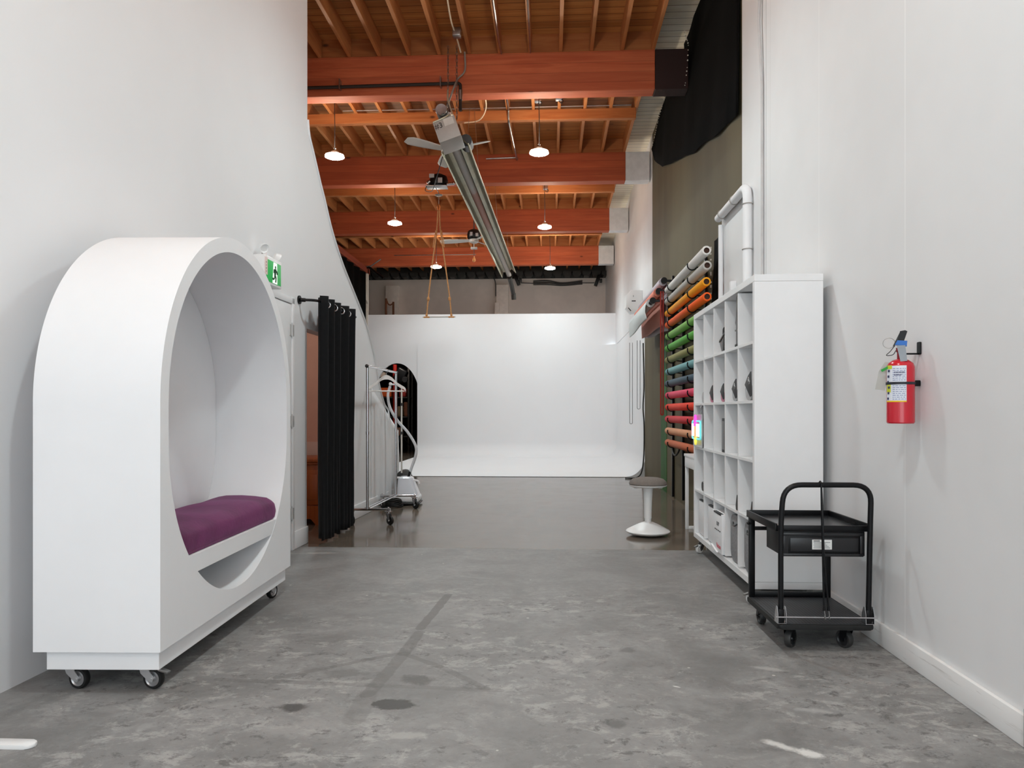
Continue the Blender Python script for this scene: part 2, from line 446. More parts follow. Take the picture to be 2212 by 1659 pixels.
# pale edge bead along the sweeping end
bead = [(0.004, s, z) for s, z in [(6.30, cv[0][1] + 0.12)] + cv] + [(0.004, cv[-1][0], 0.02)]
struct(MB().tube(spline(bead, 3), 0.011, 6).build('trim_1', WHITE, loc=(LX0, 0, 0), rotz=LROT))
b = MB().box((0, 5.965, 0), (0.016, DS0, 0.145), 0.004)
b.box((-0.11, DS0 - 0.0, 0), (0.0, DS0 + 0.014, 0.145), 0.003)
struct(b.build('baseboard_left', WHITE, loc=(LX0, 0, 0), rotz=LROT))
struct(MB().box((0, 7.2, 0), (0.016, 9.5, 0.145), 0.004).build('baseboard_left', WHITE, loc=(LX0, 0, 0), rotz=LROT))
GREY_P = mat('pale grey hinge', (196, 196, 196), 0.45, 0.3)
# door beside the pod
fr = MB().box((0, 5.915, 0), (0.018, 5.965, 2.06), 0.003).box((0, 4.955, 0), (0.018, 5.005, 2.06), 0.003).box((0, 4.955, 2.005), (0.018, 5.965, 2.055), 0.003)
dr = struct(MB().box((0, 5.012, 0.012), (0.010, 5.906, 2.0), 0.003).build('door_1', WHITE, loc=(LX0, 0, 0), rotz=LROT))
fr.build('door_frame', WHITE, dr)
for zz in (1.79, 1.05, 0.30):
    h = MB().cyl((0.016, 5.91, zz - 0.05), (0.016, 5.91, zz + 0.05), 0.008, seg=10).box((0.010, 5.875, zz - 0.045), (0.0135, 5.906, zz + 0.045)).box((0.018, 5.914, zz - 0.045), (0.0205, 5.945, zz + 0.045))
    h.cyl((0.016, 5.91, zz + 0.05), (0.016, 5.91, zz + 0.06), 0.005, seg=8).cyl((0.016, 5.91, zz - 0.06), (0.016, 5.91, zz - 0.05), 0.005, seg=8)
    h.build('hinge', GREY_P, dr)

# --- the small room behind the doorway
PINK = mat('dusty pink paint', (200, 160, 144), 0.7, var=0.05, scale=2)
PALE = mat('pale lower wall', (212, 190, 182), 0.7, var=0.03, scale=2)
r = MB().box((-4.4, 7.95, 0.80), (-2.17, 8.0, 2.15)).box((-4.45, 5.85, 0.0), (-4.4, 8.0, 2.7)).box((-4.4, 5.85, 0.0), (-2.27, 5.9, 5.4))
struct(r.build('wall_changing_room', PINK, smooth=0))
struct(MB().box((-4.4, 7.94, 0.0), (-2.17, 7.995, 0.80)).build('wall_changing_room_lower', PALE, smooth=0))
RIM = mat('doorway lining brown', (120, 70, 45), 0.6)
struct(MB().box((-0.118, DS0 - 0.03, DZ), (-0.112, DS1, DZ + 0.13)).build('trim_2', RIM, loc=(LX0, 0, 0), rotz=LROT, smooth=0))

# --- right wall
seams = [(onx(p, 400, 1.605).y, w, c) for p, w, c in ((1955, 0.0022, (250, 250, 250)), (1769, 0.0022, (246, 246, 246)), (1655, 0.006, (196, 196, 196)), (1664, 0.003, (212, 212, 212)), (1646, 0.004, (205, 205, 205)))]
WR = wall_mat('right wall paint', (234, 234, 235), seams, 0.6, 0.05, 0.3)
RW = 1.605
struct(MB().box((RW, -4.6, 0), (RW + 0.1, 6.32, 5.6)).box((RW, 6.32, 0), (RW + 0.1, 7.06, 2.93)).build('wall_right', WR, smooth=0))
def olive():
    k = NT('olive brown wall paint')
    v = k.coord('Object', (1, 1.2, 0.3)); g = k.noise(v, 1.6, 4, 0.5)
    col = k.mix(k.ramp(g, 0.3, 0.7), lin((90, 80, 55)), lin((100, 90, 64)))
    k.l(col, k.b.inputs['Base Color']); k.b.inputs['Roughness'].default_value = 0.75
    return k.m
OLV = olive()
struct(MB().box((RW + 0.004, 6.32, 2.93), (RW + 0.1, 7.06, 5.6)).box((RW + 0.004, 7.06, 0), (RW + 0.1, 11.85, 5.6)).box((RW + 0.004, 11.85, 0), (RW + 0.1, 12.82, 2.785)).build('wall_right_olive', OLV, smooth=0))
GRN = mat('chroma green paint', (44, 92, 34), 0.7, var=0.15, scale=3)
g0, g1 = onx(1440, 900, RW).y, onx(1428, 900, RW).y
struct(MB().box((RW - 0.002, g0, 0), (RW + 0.004, g1, 2.15)).build('trim_3', GRN, smooth=0))
struct(MB().box((RW, 11.85, 2.785), (RW + 0.1, 22.2, 5.6)).build('wall_right_upper', WHITE, smooth=0))
def base_wood():
    k = NT('whitewashed board'); v = k.coord('Object', (1, 0.4, 9)); g = k.noise(v, 6, 6, 0.65, 0.5)
    k.l(k.mix(k.ramp(g, 0.60, 0.72, 0, 0.5), lin((232, 231, 230)), lin((150, 145, 140))), k.b.inputs['Base Color']); k.b.inputs['Roughness'].default_value = 0.6
    k.bump(g, 0.15, 0.004); return k.m
struct(MB().box((RW - 0.02, 2.56, 0), (RW, 6.2, 0.108), 0.004).build('baseboard_right', base_wood()))
struct(MB().box((RW - 0.03, 2.50, 0), (RW, 2.56, 0.14), 0.004).build('trim_4', mat('grey door stop', (140, 140, 140), 0.5)))

# --- cyclorama: one seamless swept surface (floor, back, right side)
CYC = wall_mat('cyclorama paint', (236, 236, 238), (), 0.6, 0.02, 0.2)
CX0, CX1, CY0, CY1, CZ1, CR = -3.36, RW + 0.01, 12.8, 18.5, 2.785, 0.36
def cyc():
    mb = MB(); bm = mb.bm
    def out(p):
        q = Vector((min(p[0], CX1 - CR), min(p[1], CY1 - CR), max(p[2], CR)))
        d = Vector(p) - q
        return q + d.normalized() * CR if d.length > 1e-9 else q
    def axis(a, b, lo, hi):      # samples dense inside the rounded band
        N = 18; s = [a + (b - a) * i / N for i in range(N + 1)]
        if lo: s += [a + CR * i / 14 for i in range(15)]
        if hi: s += [b - CR * i / 14 for i in range(15)]
        s = sorted(s); o = [s[0]]
        for x in s[1:]:
            if x - o[-1] > 1e-4: o.append(x)
        return o
    X, Y, Z = axis(CX0, CX1, False, True), axis(CY0, CY1, False, True), axis(0.0, CZ1, True, False)
    def patch(A, B, f):
        V = [[bm.verts.new(out(f(a, b))) for b in B] for a in A]
        for i in range(len(A) - 1):
            for j in range(len(B) - 1):
                bm.faces.new((V[i][j], V[i + 1][j], V[i + 1][j + 1], V[i][j + 1]))
    patch(X, Y, lambda a, b: (a, b, 0.0)); patch(X, Z, lambda a, b: (a, CY1, b)); patch(Y, Z, lambda a, b: (CX1, a, b))
    bmesh.ops.remove_doubles(bm, verts=bm.verts[:], dist=1e-4)
    for v in bm.verts: v.co.z += 0.006
    bmesh.ops.dissolve_degenerate(bm, edges=bm.edges[:], dist=1e-5)
    return mb
struct(cyc().build('wall_cyclorama', CYC, smooth=60))
# plywood end of the cove, facing the hall
pr = [(CX1, 0.0)] + [(CX1 - CR + CR * math.sin(a), CR - CR * math.cos(a)) for a in [PI / 2 * i / 12 for i in range(13)]]
struct(MB().prism(pr, 'XZ', CY0 + 0.002, CY0 + 0.03).build('trim_5', mat('cove end white', (214, 214, 214), 0.6), smooth=0))
struct(MB().box((-4.62, CY1 + 0.012, CZ1), (CX1, CY1 + 0.09, 3.575)).build('wall_back_upper', CYC, smooth=0))
def arch_wall():
    """white wall left of the cyclorama with the arched opening cut in it"""
    mb = MB()
    cx, a, zs, bz, rb = -3.88, 0.575, 1.45, 0.90, 0.12
    x0, x1, zt = -4.62, CX0 + 0.115, CZ1
    y0, y1 = CY1 + 0.012, CY1 + 0.09
    xs = sorted({cx - a * math.cos(PI * i / 28) for i in range(29)} | {cx + a - rb + rb * math.sin(PI / 2 * i / 6) for i in range(7)})
    top = lambda x: zs + bz * math.sqrt(max(0, 1 - ((x - cx) / a) ** 2))
    def low(x):
        e = x - (cx + a - rb)
        return rb - math.sqrt(max(0, rb * rb - e * e)) if e > 0 else 0
    mb.box((x0, y0, 0), (cx - a, y1, zt)).box((cx + a, y0, 0), (x1, y1, zt))
    for p, q in zip(xs, xs[1:]):
        if q - p < 1e-5: continue
        mb.prism([(p, top(p)), (q, top(q)), (q, zt), (p, zt)], 'XZ', y0, y1)
        if low(q) > 1e-4: mb.prism([(p, 0.0), (q, 0.0), (q, low(q)), (p, low(p) + 1e-5)], 'XZ', y0, y1)
    return mb
struct(arch_wall().build('wall_back_left', CYC, smooth=0))
struct(MB().box((-5.7, 18.62, 0), (-5.6, 21.4, 2.9)).box((-2.9, 18.62, 0), (-2.8, 21.4, 2.9)).box((-5.7, 21.3, 0), (-2.8, 21.4, 2.9)).box((-5.7, 18.6, 2.9), (-2.8, 21.4, 3.0)).build('wall_store_room_blackout', VELV, smooth=0))  # black walls and lid added to keep the room behind the arch dark

ZB, ZT, ZD = 4.85, 5.31, 5.53
# --- end wall of the building above the cyclorama
TAUPE = wall_mat('taupe block wall', (234, 220, 209), (), 0.8, 0.12, 0.6)
BW = 21.9
struct(MB().box((-6.6, BW, 0), (1.7, BW + 0.1, 5.06)).build('wall_back', TAUPE, smooth=0))
TAUPE2 = mat('lighter pilaster paint', (244, 231, 220), 0.8, var=0.05)
for i, (p0, p1, ztop) in enumerate(((833, 861, 4.87), (1072, 1098, 4.87), (1311, 1334, 4.9))):
    x0, x1 = ony(p0, 640, BW - 0.1).x, ony(p1, 640, BW - 0.1).x
    struct(MB().box((x0, BW - 0.12, 0), (x1, BW, ztop), 0.01).build('column', TAUPE2))
x0, x1 = ony(1069, 640, BW - 0.1).x, ony(1079, 640, BW - 0.1).x
struct(MB().box((x0, BW - 0.2, 0), (x1, BW - 0.12, 4.33), 0.006).build('column', TAUPE2))
CORR = mat('dark corrugated deck', (52, 52, 50), 0.6, var=0.1)
cr = MB().box((-6.7, BW - 0.02, 5.06), (1.7, BW + 0.1, ZD))
for i in range(30):
    x = -6.65 + i * 0.28
    cr.prism([(x, 5.13), (x + 0.05, 5.06), (x + 0.19, 5.06), (x + 0.24, 5.13), (x + 0.24, 5.2), (x, 5.2)], 'XZ', BW - 0.4, BW)
struct(cr.build('trim_6', CORR, smooth=0))

# --- roof timbers
W_DECK = wood_mat('deck boards', (192, 122, 62), (218, 154, 90), 'X', 0.65, 0.135, 'Y')
W_JOIST = wood_mat('joist fir', (190, 118, 66), (214, 146, 90), 'Y', 0.6, knots=False)
W_PURL = wood_mat('purlin fir', (164, 94, 46), (188, 120, 68), 'X', 0.75)
W_BEAM = wood_mat('glulam beam', (196, 92, 54), (222, 118, 74), 'X', 0.7, 0.115, 'Z')
W_BEAM2 = wood_mat('glulam beam darker', (178, 80, 44), (204, 100, 58), 'X', 0.7, 0.115, 'Z')
W_LIGHT = mat('cream painted boards', (222, 210, 186), 0.7, var=0.08, scale=3)
def deck_cream():
    k = NT('cream boards'); tc = k.n('ShaderNodeTexCoord'); sp = k.n('ShaderNodeSeparateXYZ'); k.l(tc.outputs['Object'], sp.inputs[0])
    fr = k.math('FRACT', k.math('DIVIDE', sp.outputs[1], 0.135)); nz = k.noise(k.coord('Object', (0.5, 4, 1)), 4, 5)
    col = k.mix(k.ramp(nz, 0.35, 0.7), lin((232, 222, 198)), lin((245, 238, 222)))
    k.l(k.mix(k.math('LESS_THAN', fr, 0.06), col, lin((110, 90, 70))), k.b.inputs['Base Color']); k.b.inputs['Roughness'].default_value = 0.7
    return k.m
struct(MB().box((-6.7, -4.6, ZD), (1.2, 22.3, ZD + 0.05)).build('ceiling', W_DECK, smooth=0))
struct(MB().box((1.2, -4.6, ZD), (1.75, 22.3, ZD + 0.05)).build('ceiling', deck_cream(), smooth=0))
BEAMS = [(5.1, W_BEAM), (8.62, W_BEAM), (12.0, W_BEAM2), (15.3, W_BEAM2), (18.75, W_BEAM)]
BT = 0.2
for i, (y, m) in enumerate(BEAMS):
    o = struct(MB().box((-6.5, y, ZB), (1.2, y + BT, ZT), 0.008).build('ceiling_beam', m, smooth=0))
    endm = mat('dark stained beam end', (42, 16, 12), 0.7) if i < 2 else mat('white painted beam end', (226, 227, 229), 0.6)
    MB().box((1.2, y - 0.004, ZB - 0.004), (1.58, y + BT + 0.004, ZT), 0.006).build('painted_end', endm, o, smooth=0)
    MB().box((-6.5, y + 0.02, ZT), (1.2, y + BT - 0.02, ZD)).build('blocking', W_PURL, o, smooth=0)
for y in (6.9, 10.3, 13.72, 17.0, 20.3):
    struct(MB().box((-6.5, y - 0.045, 5.17), (1.17, y + 0.045, ZT), 0.005).build('ceiling_purlin', W_PURL, smooth=0))
bays = [(b0[0] + BT, b1[0]) for b0, b1 in zip(BEAMS, BEAMS[1:])] + [(18.95, 21.85)]
for (y0, y1) in bays:
    jm = None
    for kx in range(-18, 4):
        x = 0.114 + 0.355 * kx
        if jm is None:
            jm = struct(MB().box((-0.021, y0 - 0.005, ZT), (0.021, y1 + 0.005, ZD + 0.01), 0.003).build('ceiling_joist', W_JOIST, smooth=0)); jm.location.x = x
        else:
            c = jm.copy(); COL.objects.link(c); c.location.x = x
# long header at the far left, with the black drape under it
struct(MB().box((-4.72, 14.2, 4.62), (-4.62, 18.7, 4.76)).build('trim_7', wood_mat('header fir', (116, 44, 24), (140, 60, 34), 'Y', 0.6), smooth=0))
struct(MB().box((-6.7, 5.9, 0), (-6.6, 22.3, 5.6)).box((-6.6, 5.8, 0), (-4.4, 5.9, 5.6)).build('wall_left_outer', mat('dark outer wall', (60, 54, 50), 0.8), smooth=0))  # outer wall painted dark all over
struct(MB().box((-4.69, 18.50, 0), (-4.62, 18.6, 4.75), 0.005).build('column', mat('off white post', (214, 206, 194), 0.6)))
dp = MB()
dp.grid(lambda u, v: (-4.66 + 0.035 * math.sin(u * 60) , 13.0 + 5.45 * u, 0.01 + 4.6 * v), 140, 6)
tag(dp.build('stage_drape', VELV, smooth=80, solid=0.004), 'tall black drape closing the far left side beyond the sweeping white wall', 'drape')
# ================= lamps, camera, daylight added as frontal fill, the end behind the camera left open =================
LAMPCOL = (229, 250, 255)
LENS = emat('lamp lens', LAMPCOL, 300.0)
GLOW = emat('lamp uplight fill rim', (255, 238, 214), RIM_STRENGTH)  # glow added around each lamp to brighten the ceiling
def lamp_material(strength):
    m = LENS
    b = m.node_tree.nodes['Principled BSDF']; b.inputs['Emission Strength'].default_value = strength
    return m
lamp_material(LAMP_STRENGTH)
def pendant(loc, label, ztop=ZT):
    t = thing('pendant_light', label, 'lamp', loc, 0, 'round bay lights hanging from the joists')
    MB().lathe([(0.0, 0.085), (0.03, 0.085), (0.05, 0.07), (0.055, 0.045), (0.06, 0.036), (0.0, 0.036)], seg=28).build('housing', STEEL, t)
    MB().lathe([(0.06, 0.036), (0.116, 0.028), (0.122, 0.006), (0.112, 0.002)], seg=20, caps=False).build('uplight_fill_rim', GLOW, t)
    MB().lathe([(0.0, -0.013), (0.08, -0.010), (0.111, 0.002)], seg=20, caps=False).build('lamp_lens', LENS, t)
    L = ztop - loc[2]
    MB().tube([(0, 0, 0.07), (0.004, 0, 0.4 * L), (-0.004, 0.004, 0.8 * L), (0, 0, L)], 0.005, 6).build('cord', DKP, t)
    MB().tube([(0, 0, 0.075), (0.0, 0, 0.10), (0.014, 0, 0.115), (0, 0, 0.13), (-0.012, 0, 0.115)], 0.005, 6).build('hook', STEEL, t)
    MB().box((-0.03, -0.03, L - 0.05), (0.03, 0.03, L), 0.004).build('junction_box', STEEL, t)
    return t
PEND = [((-2.78, 9.4, 4.40), 'round bay light hanging left of the white fan, nearest of the left row'),
        ((-0.15, 9.4, 4.40), 'round bay light hanging to the right of the tube heater, large and nearest in view'),
        ((-2.72, 12.8, 4.40), 'round bay light hanging left of the rope swing, second of the left row'),
        ((-0.11, 13.2, 4.40), 'round bay light hanging right of the heater, second of the right row'),
        ((-2.60, 16.7, 4.40), 'small far round bay light seen between the two swing ropes'),
        ((-0.02, 17.0, 4.40), 'small far round bay light in front of the taupe end wall, right of the heater'),
        ((-0.13, 5.55, 4.40), 'round bay light over the near floor, above the top edge of the picture'),
        ((-0.13, 1.9, 4.40), 'round bay light over the near floor, behind the picture edge'),
        ((-0.13, -1.7, 4.40), 'round bay light at the end left open behind the camera')]
for p, lb in PEND: pendant(p, lb)

cam = bpy.data.cameras.new('camera'); co = bpy.data.objects.new('camera', cam); COL.objects.link(co)
co.location = (0, 0, CAMZ); co.rotation_euler = (PI / 2, 0, ALPHA)
cam.sensor_width = 36; cam.lens = F / 2212 * 36; cam.shift_y = 59.5 / 2212; cam.clip_start = 0.05; cam.clip_end = 100
SC.camera = co
w = bpy.data.worlds.new('fill_daylight'); SC.world = w; w.use_nodes = True
bg = w.node_tree.nodes['Background']; bg.inputs[0].default_value = (0.86, 0.95, 1.0, 1); bg.inputs[1].default_value = FILL_DAYLIGHT
SC.view_settings.view_transform = 'Standard'; SC.view_settings.look = 'None'; SC.view_settings.gamma = 1; SC.view_settings.exposure = EXPOSURE
SC.view_settings.use_curve_mapping = False
SC.cycles.use_denoising = True; SC.cycles.max_bounces = 9; SC.cycles.diffuse_bounces = 4; SC.cycles.use_adaptive_sampling = True; SC.cycles.adaptive_threshold = 0.035; SC.cycles.sample_clamp_indirect = 6

pl = bpy.data.lights.new('changing room fill light', 'POINT'); pl.energy = 14; pl.color = (1, 0.9, 0.78); pl.shadow_soft_size = 0.06  # unseen fill light added to brighten the room behind the curtain
po = bpy.data.objects.new('changing_room_fill_light', pl); COL.objects.link(po); po.location = (-3.1, 6.7, 2.25)

pl2 = bpy.data.lights.new('store room fill light', 'POINT'); pl2.energy = 22; pl2.color = (1, 0.9, 0.8); pl2.shadow_soft_size = 0.06  # unseen fill light added to lift the things behind the arch
po2 = bpy.data.objects.new('store_room_fill_light', pl2); COL.objects.link(po2); po2.location = (-3.9, 19.3, 2.75)
# ================= left side: pod, exit sign, curtain, clothes rack, steamer =================
def caster(parent, loc, yaw, r, h, wheel_m, tyre_m, fork_m, w=0.028, brake=False, trail=0.028, off=True):
    """one swivel caster as a part: plate, fork, wheel and hub; h = mounting height above the floor"""
    t = bpy.data.objects.new('caster', None); COL.objects.link(t); t.parent = parent
    t.location = loc; t.rotation_euler = (0, 0, yaw); t.empty_display_size = 0.03
    tr = trail if off else 0
    MB().box((-0.03, -0.026, h - 0.006), (0.03, 0.026, h), 0.002).cyl((0, 0, h - 0.018), (0, 0, h - 0.005), 0.02, 0.024, 16).build('mounting_plate', fork_m, t)
    fk = MB()
    for s in (-1, 1):
        y = s * (w / 2 + 0.005)
        fk.prism([(-0.02, h - 0.016), (0.022, h - 0.016), (tr + 0.012, r + 0.004), (tr + 0.004, r - 0.012), (tr - 0.010, r - 0.010), (-0.014, h - 0.034)], 'XZ', y - 0.0015, y + 0.0015)
    fk.box((-0.02, -w / 2 - 0.006, h - 0.020), (0.024, w / 2 + 0.006, h - 0.014), 0.002)
    fk.cyl((tr, -w / 2 - 0.010, r), (tr, w / 2 + 0.010, r), 0.005, seg=10)
    fk.build('fork', fork_m, t)
    MB().lathe([(r * 0.72, -w / 2), (r * 0.93, -w / 2), (r, -w / 2 * 0.55), (r, w / 2 * 0.55), (r * 0.93, w / 2), (r * 0.72, w / 2)], (tr, 0, r), 28, 'Y', caps=False).build('tyre', tyre_m, t)
    MB().lathe([(r * 0.22, -w / 2 - 0.001), (r * 0.30, -w / 2 * 0.6), (r * 0.62, -w / 2 * 0.6), (r * 0.73, -w / 2 * 0.95), (r * 0.73, w / 2 * 0.95), (r * 0.62, w / 2 * 0.6), (r * 0.30, w / 2 * 0.6), (r * 0.22, w / 2 + 0.001)], (tr, 0, r), 28, 'Y').build('hub', wheel_m, t)
    if brake:
        MB().prism([(tr + r * 0.5, r * 1.72), (tr + r * 1.55, r * 1.55), (tr + r * 1.62, r * 1.72), (tr + r * 0.6, r * 2.0)], 'XZ', -w * 0.42, w * 0.42, 0.002).build('brake_pedal', STEEL, t)
    return t

# ---- the seating pod
pod = thing('seating_pod', 'big white arched seating pod with an oval opening, on casters against the left wall', 'seating pod', (-1.543, 2.853, 0), math.radians(2.3))
PL, PD, PZ0, PZS, PR = 1.652, 0.508, 0.176, 1.165, 0.826
OR_, OT, OB = 0.756, 1.165, 1.005        # opening: radius, centre of its top half, centre of its bottom half
def pod_shell():
    mb = MB(); bm = mb.bm; cy, cz = PL / 2, 1.085
    def outer(a):
        dy, dz = math.cos(a), math.sin(a); best = 1e9
        if abs(dy) > 1e-9:
            t = ((PL / 2) if dy > 0 else -(PL / 2)) / dy; z = cz + dz * t
            if PZ0 - 1e-9 <= z <= PZS: best = min(best, t)
        if dz < 0:
            t = (PZ0 - cz) / dz
            if abs(dy * t) <= PL / 2 + 1e-9: best = min(best, t)
        # arch of the top
        ez = cz - PZS; B = dz * ez; Cc = ez * ez - PR * PR; t = -B + math.sqrt(max(0, B * B - Cc))
        if cz + dz * t >= PZS - 1e-9: best = min(best, t)
        return cy + dy * best, cz + dz * best
    def inner(a):
        dy, dz = math.cos(a), math.sin(a); best = 1e9
        for c in (OT, OB):
            ez = cz - c; B = dz * ez; t = -B + math.sqrt(max(0, B * B - (ez * ez - OR_ * OR_))); z = cz + dz * t
            if (c == OT and z >= OT - 1e-9) or (c == OB and z <= OB + 1e-9): best = min(best, t)
        if abs(dy) > 1e-9:
            t = abs(OR_ / dy); z = cz + dz * t
            if OB <= z <= OT: best = min(best, t)
        return cy + dy * best, cz + dz * best
    A = [2 * PI * i / 168 for i in range(168)]
    c1 = math.atan2(PZ0 - cz, PL / 2) % (2 * PI); c2 = math.atan2(PZ0 - cz, -PL / 2) % (2 * PI)
    A = sorted([a for a in A if min(abs(a - c1), abs(a - c2)) > 0.012] + [c1, c2])
    O, I = [outer(a) for a in A], [inner(a) for a in A]; n = len(A)
    xb = -PD
    Of = [bm.verts.new((0, p[0], p[1])) for p in O]; Ob = [bm.verts.new((xb, p[0], p[1])) for p in O]
    If = [bm.verts.new((0, p[0], p[1])) for p in I]; Ib = [bm.verts.new((xb + 0.03, p[0], p[1])) for p in I]
    for i in range(n):
        j = (i + 1) % n
        bm.faces.new((Of[i], Of[j], If[j], If[i])); bm.faces.new((Of[j], Of[i], Ob[i], Ob[j])); bm.faces.new((If[i], If[j], Ib[j], Ib[i]))
    bm.faces.new(Ob)
    return mb
sh = pod_shell().build('shell', POD, pod, smooth=30)
bp_ = [(PL / 2 + OR_ * math.cos(a) * 0.998, (OT if math.sin(a) >= 0 else OB) + OR_ * math.sin(a) * 0.998) for a in [2 * PI * i / 96 for i in range(96)]]
MB().prism(bp_, 'YZ', -PD + 0.012, -PD + 0.075).build('back_panel', POD, pod, smooth=0)
def chord(z):
    h = math.sqrt(OR_ ** 2 - (OB - z) ** 2); return PL / 2 - h, PL / 2 + h
za, zb = 0.425, 0.503
(a0, a1), (b0, b1) = chord(za), chord(zb)
MB().prism([(a0 - .004, za), (a1 + .004, za), (b1 + .004, zb), (b0 - .004, zb)], 'YZ', -PD + 0.076, -0.001).build('seat_board', POD, pod, smooth=0)
MB().box((-PD + 0.035, 0.03, 0.096), (-0.02, PL - 0.035, PZ0 - 0.004), 0.003).build('plinth', POD, pod, smooth=0)
PM = mat('grey caster hub', (176, 176, 178), 0.35, 0.8)
caster(pod, (-0.41, 0.10, 0), math.radians(-12), 0.043, 0.0975, PM, RUB, mat('zinc caster fork', (206, 206, 208), 0.3, 0.7), 0.026, trail=0.034)
caster(pod, (-0.105, 0.10, 0), math.radians(-10), 0.043, 0.0975, PM, RUB, MATS['zinc caster fork'], 0.026, True, trail=0.034)
caster(pod, (-0.41, PL - 0.12, 0), math.radians(200), 0.043, 0.0975, PM, RUB, MATS['zinc caster fork'], 0.026, trail=0.034)
caster(pod, (-0.09, PL - 0.11, 0), math.radians(75), 0.043, 0.0975, PM, RUB, MATS['zinc caster fork'], 0.026, trail=0.02)
# purple seat cushion
def velvet():
    k = NT('purple velvet'); v = k.coord('Object'); n1 = k.noise(v, 3.0, 4, 0.55, 0.8); n2 = k.noise(v, 60, 3)
    col = k.mix(k.ramp(n1, 0.3, 0.7), lin((82, 22, 66)), lin((108, 36, 88)))
    k.l(col, k.b.inputs['Base Color']); k.b.inputs['Roughness'].default_value = 0.75
    k.b.inputs['Sheen Weight'].default_value = 0.22; k.b.inputs['Sheen Roughness'].default_value = 0.4
    k.b.inputs['Sheen Tint'].default_value = lin((220, 150, 205))
    k.bump(k.math('ADD', n1, k.math('MULTIPLY', n2, 0.15)), 0.35, 0.02); return k.m
def cushion():
    mb = MB(); nx, ny = 22, 40
    z0, z1 = zb + 0.002, zb + 0.128
    x0, x1 = -PD + 0.085, -0.012
    def side(z): a, b = chord(min(max(z, 0.26), OB)); return a + 0.006, b - 0.006
    def fn(u, v):      # u around the section from the bottom front over the top to the back, v along
        prof = [(x1 - 0.01, z0), (x1, z0 + 0.02), (x1 - 0.002, z0 + 0.075), (x1 - 0.012, z1 - 0.028), (x1 - 0.045, z1 - 0.004), (x1 - 0.12, z1 + 0.004), ((x0 + x1) / 2, z1 + 0.008), (x0 + 0.1, z1 + 0.004), (x0 + 0.02, z1 - 0.02), (x0, z1 - 0.06), (x0, z0)]
        q = u * (len(prof) - 1); i = min(int(q), len(prof) - 2); f = q - i
        px = prof[i][0] * (1 - f) + prof[i + 1][0] * f; pz = prof[i][1] * (1 - f) + prof[i + 1][1] * f
        e = min(v, 1 - v) * 2
        rnd = 1 - max(0, 1 - e / 0.10) ** 2.2
        pz2 = z0 + (pz - z0) * (0.62 + 0.38 * rnd) + 0.003 * math.sin(v * 17 + u * 5) * rnd * (1 if 0.3 < u < 0.8 else 0)
        a, b = side(pz2)
        return (px, a + (b - a) * v, pz2)
    mb.grid(fn, nx, ny); bmesh.ops.holes_fill(mb.bm, edges=[e for e in mb.bm.edges if e.is_boundary], sides=0)
    return mb
tag(cushion().build('seat_cushion', velvet(), smooth=50, loc=pod.location, rotz=pod.rotation_euler[2]), 'purple velvet seat cushion lying on the bench of the white pod', 'cushion')

# ---- exit sign on the left wall
def on_left(name, label, cat):
    t = thing(name, label, cat, (LX0, 0, 0), LROT); return t
ex = on_left('exit_sign', 'white exit sign box with a green running figure panel, above the white door', 'sign')
E0, E1, EZ0, EZ1 = 5.21, 5.52, 2.055, 2.262
MB().box((0.0, E0, EZ0), (0.088, E1, EZ1), 0.008).build('housing', WPLA, ex)
EG = emat('lit green sign', (36, 150, 72), 0.55); EW = emat('lit white sign', (232, 246, 232), 0.75)
g = MB().box((0.088, E0 + 0.022, EZ0 + 0.018), (0.0905, E1 - 0.022, EZ1 - 0.03), 0.0005).build('green_panel', EG, ex)
ym = (E0 + E1) / 2 + 0.01
MB().prism([(ym - 0.035, EZ0 + 0.02), (ym + 0.05, EZ0 + 0.02), (ym + 0.045, EZ1 - 0.034), (ym - 0.018, EZ1 - 0.034)], 'YZ', 0.0905, 0.092).build('white_doorway_symbol', EW, g, smooth=0)
rm = MB().cyl((0.092, ym + 0.014, 2.196), (0.0935, ym + 0.014, 2.196), 0.011, seg=14)
def limb(pts, r=0.006): rm.tube([(0.0928, p[0], p[1]) for p in pts], r, 6)
limb([(ym + 0.008, 2.18), (ym + 0.0, 2.14)], 0.010); limb([(ym + 0.006, 2.178), (ym + 0.034, 2.165), (ym + 0.046, 2.148)]); limb([(ym + 0.004, 2.178), (ym - 0.016, 2.172), (ym - 0.018, 2.15)])
limb([(ym + 0.002, 2.14), (ym + 0.02, 2.118), (ym + 0.014, 2.085)]); limb([(ym - 0.002, 2.14), (ym - 0.006, 2.112), (ym - 0.03, 2.10), (ym - 0.034, 2.112)])
rm.build('running_figure', mat('sign dark green', (16, 60, 34), 0.5), g)
for yy, dz, yw in ((E0 + 0.05, 0.052, -0.5), (E1 - 0.02, 0.03, 0.9)):
    hd = bpy.data.objects.new('lamp_head', None); COL.objects.link(hd); hd.parent = ex
    hd.location = (0.06, yy, EZ1 + dz); hd.rotation_euler = (0.25, 0.5, yw)
    MB().lathe([(0.0, -0.03), (0.022, -0.026), (0.036, 0.0), (0.038, 0.010), (0.033, 0.012), (0.026, 0.004), (0.0, 0.002)], (0, 0, 0), 24, 'X').build('reflector', WPLA, hd)
    MB().cyl((-0.012, 0, -0.06), (-0.012, 0, -0.01), 0.007, seg=10).build('neck', GREY, hd)
MB().box((0.089, E0 - 0.004, EZ1 - 0.145), (0.0905, E0 + 0.044, EZ1 - 0.02)).tube([(0.09, E0 + 0.02, EZ1 - 0.02), (0.085, E0 + 0.03, EZ1 + 0.012)], 0.0015, 6).build('inspection_tag', mat('pale pink card', (238, 214, 208), 0.7), ex, smooth=0)
tg = MB()
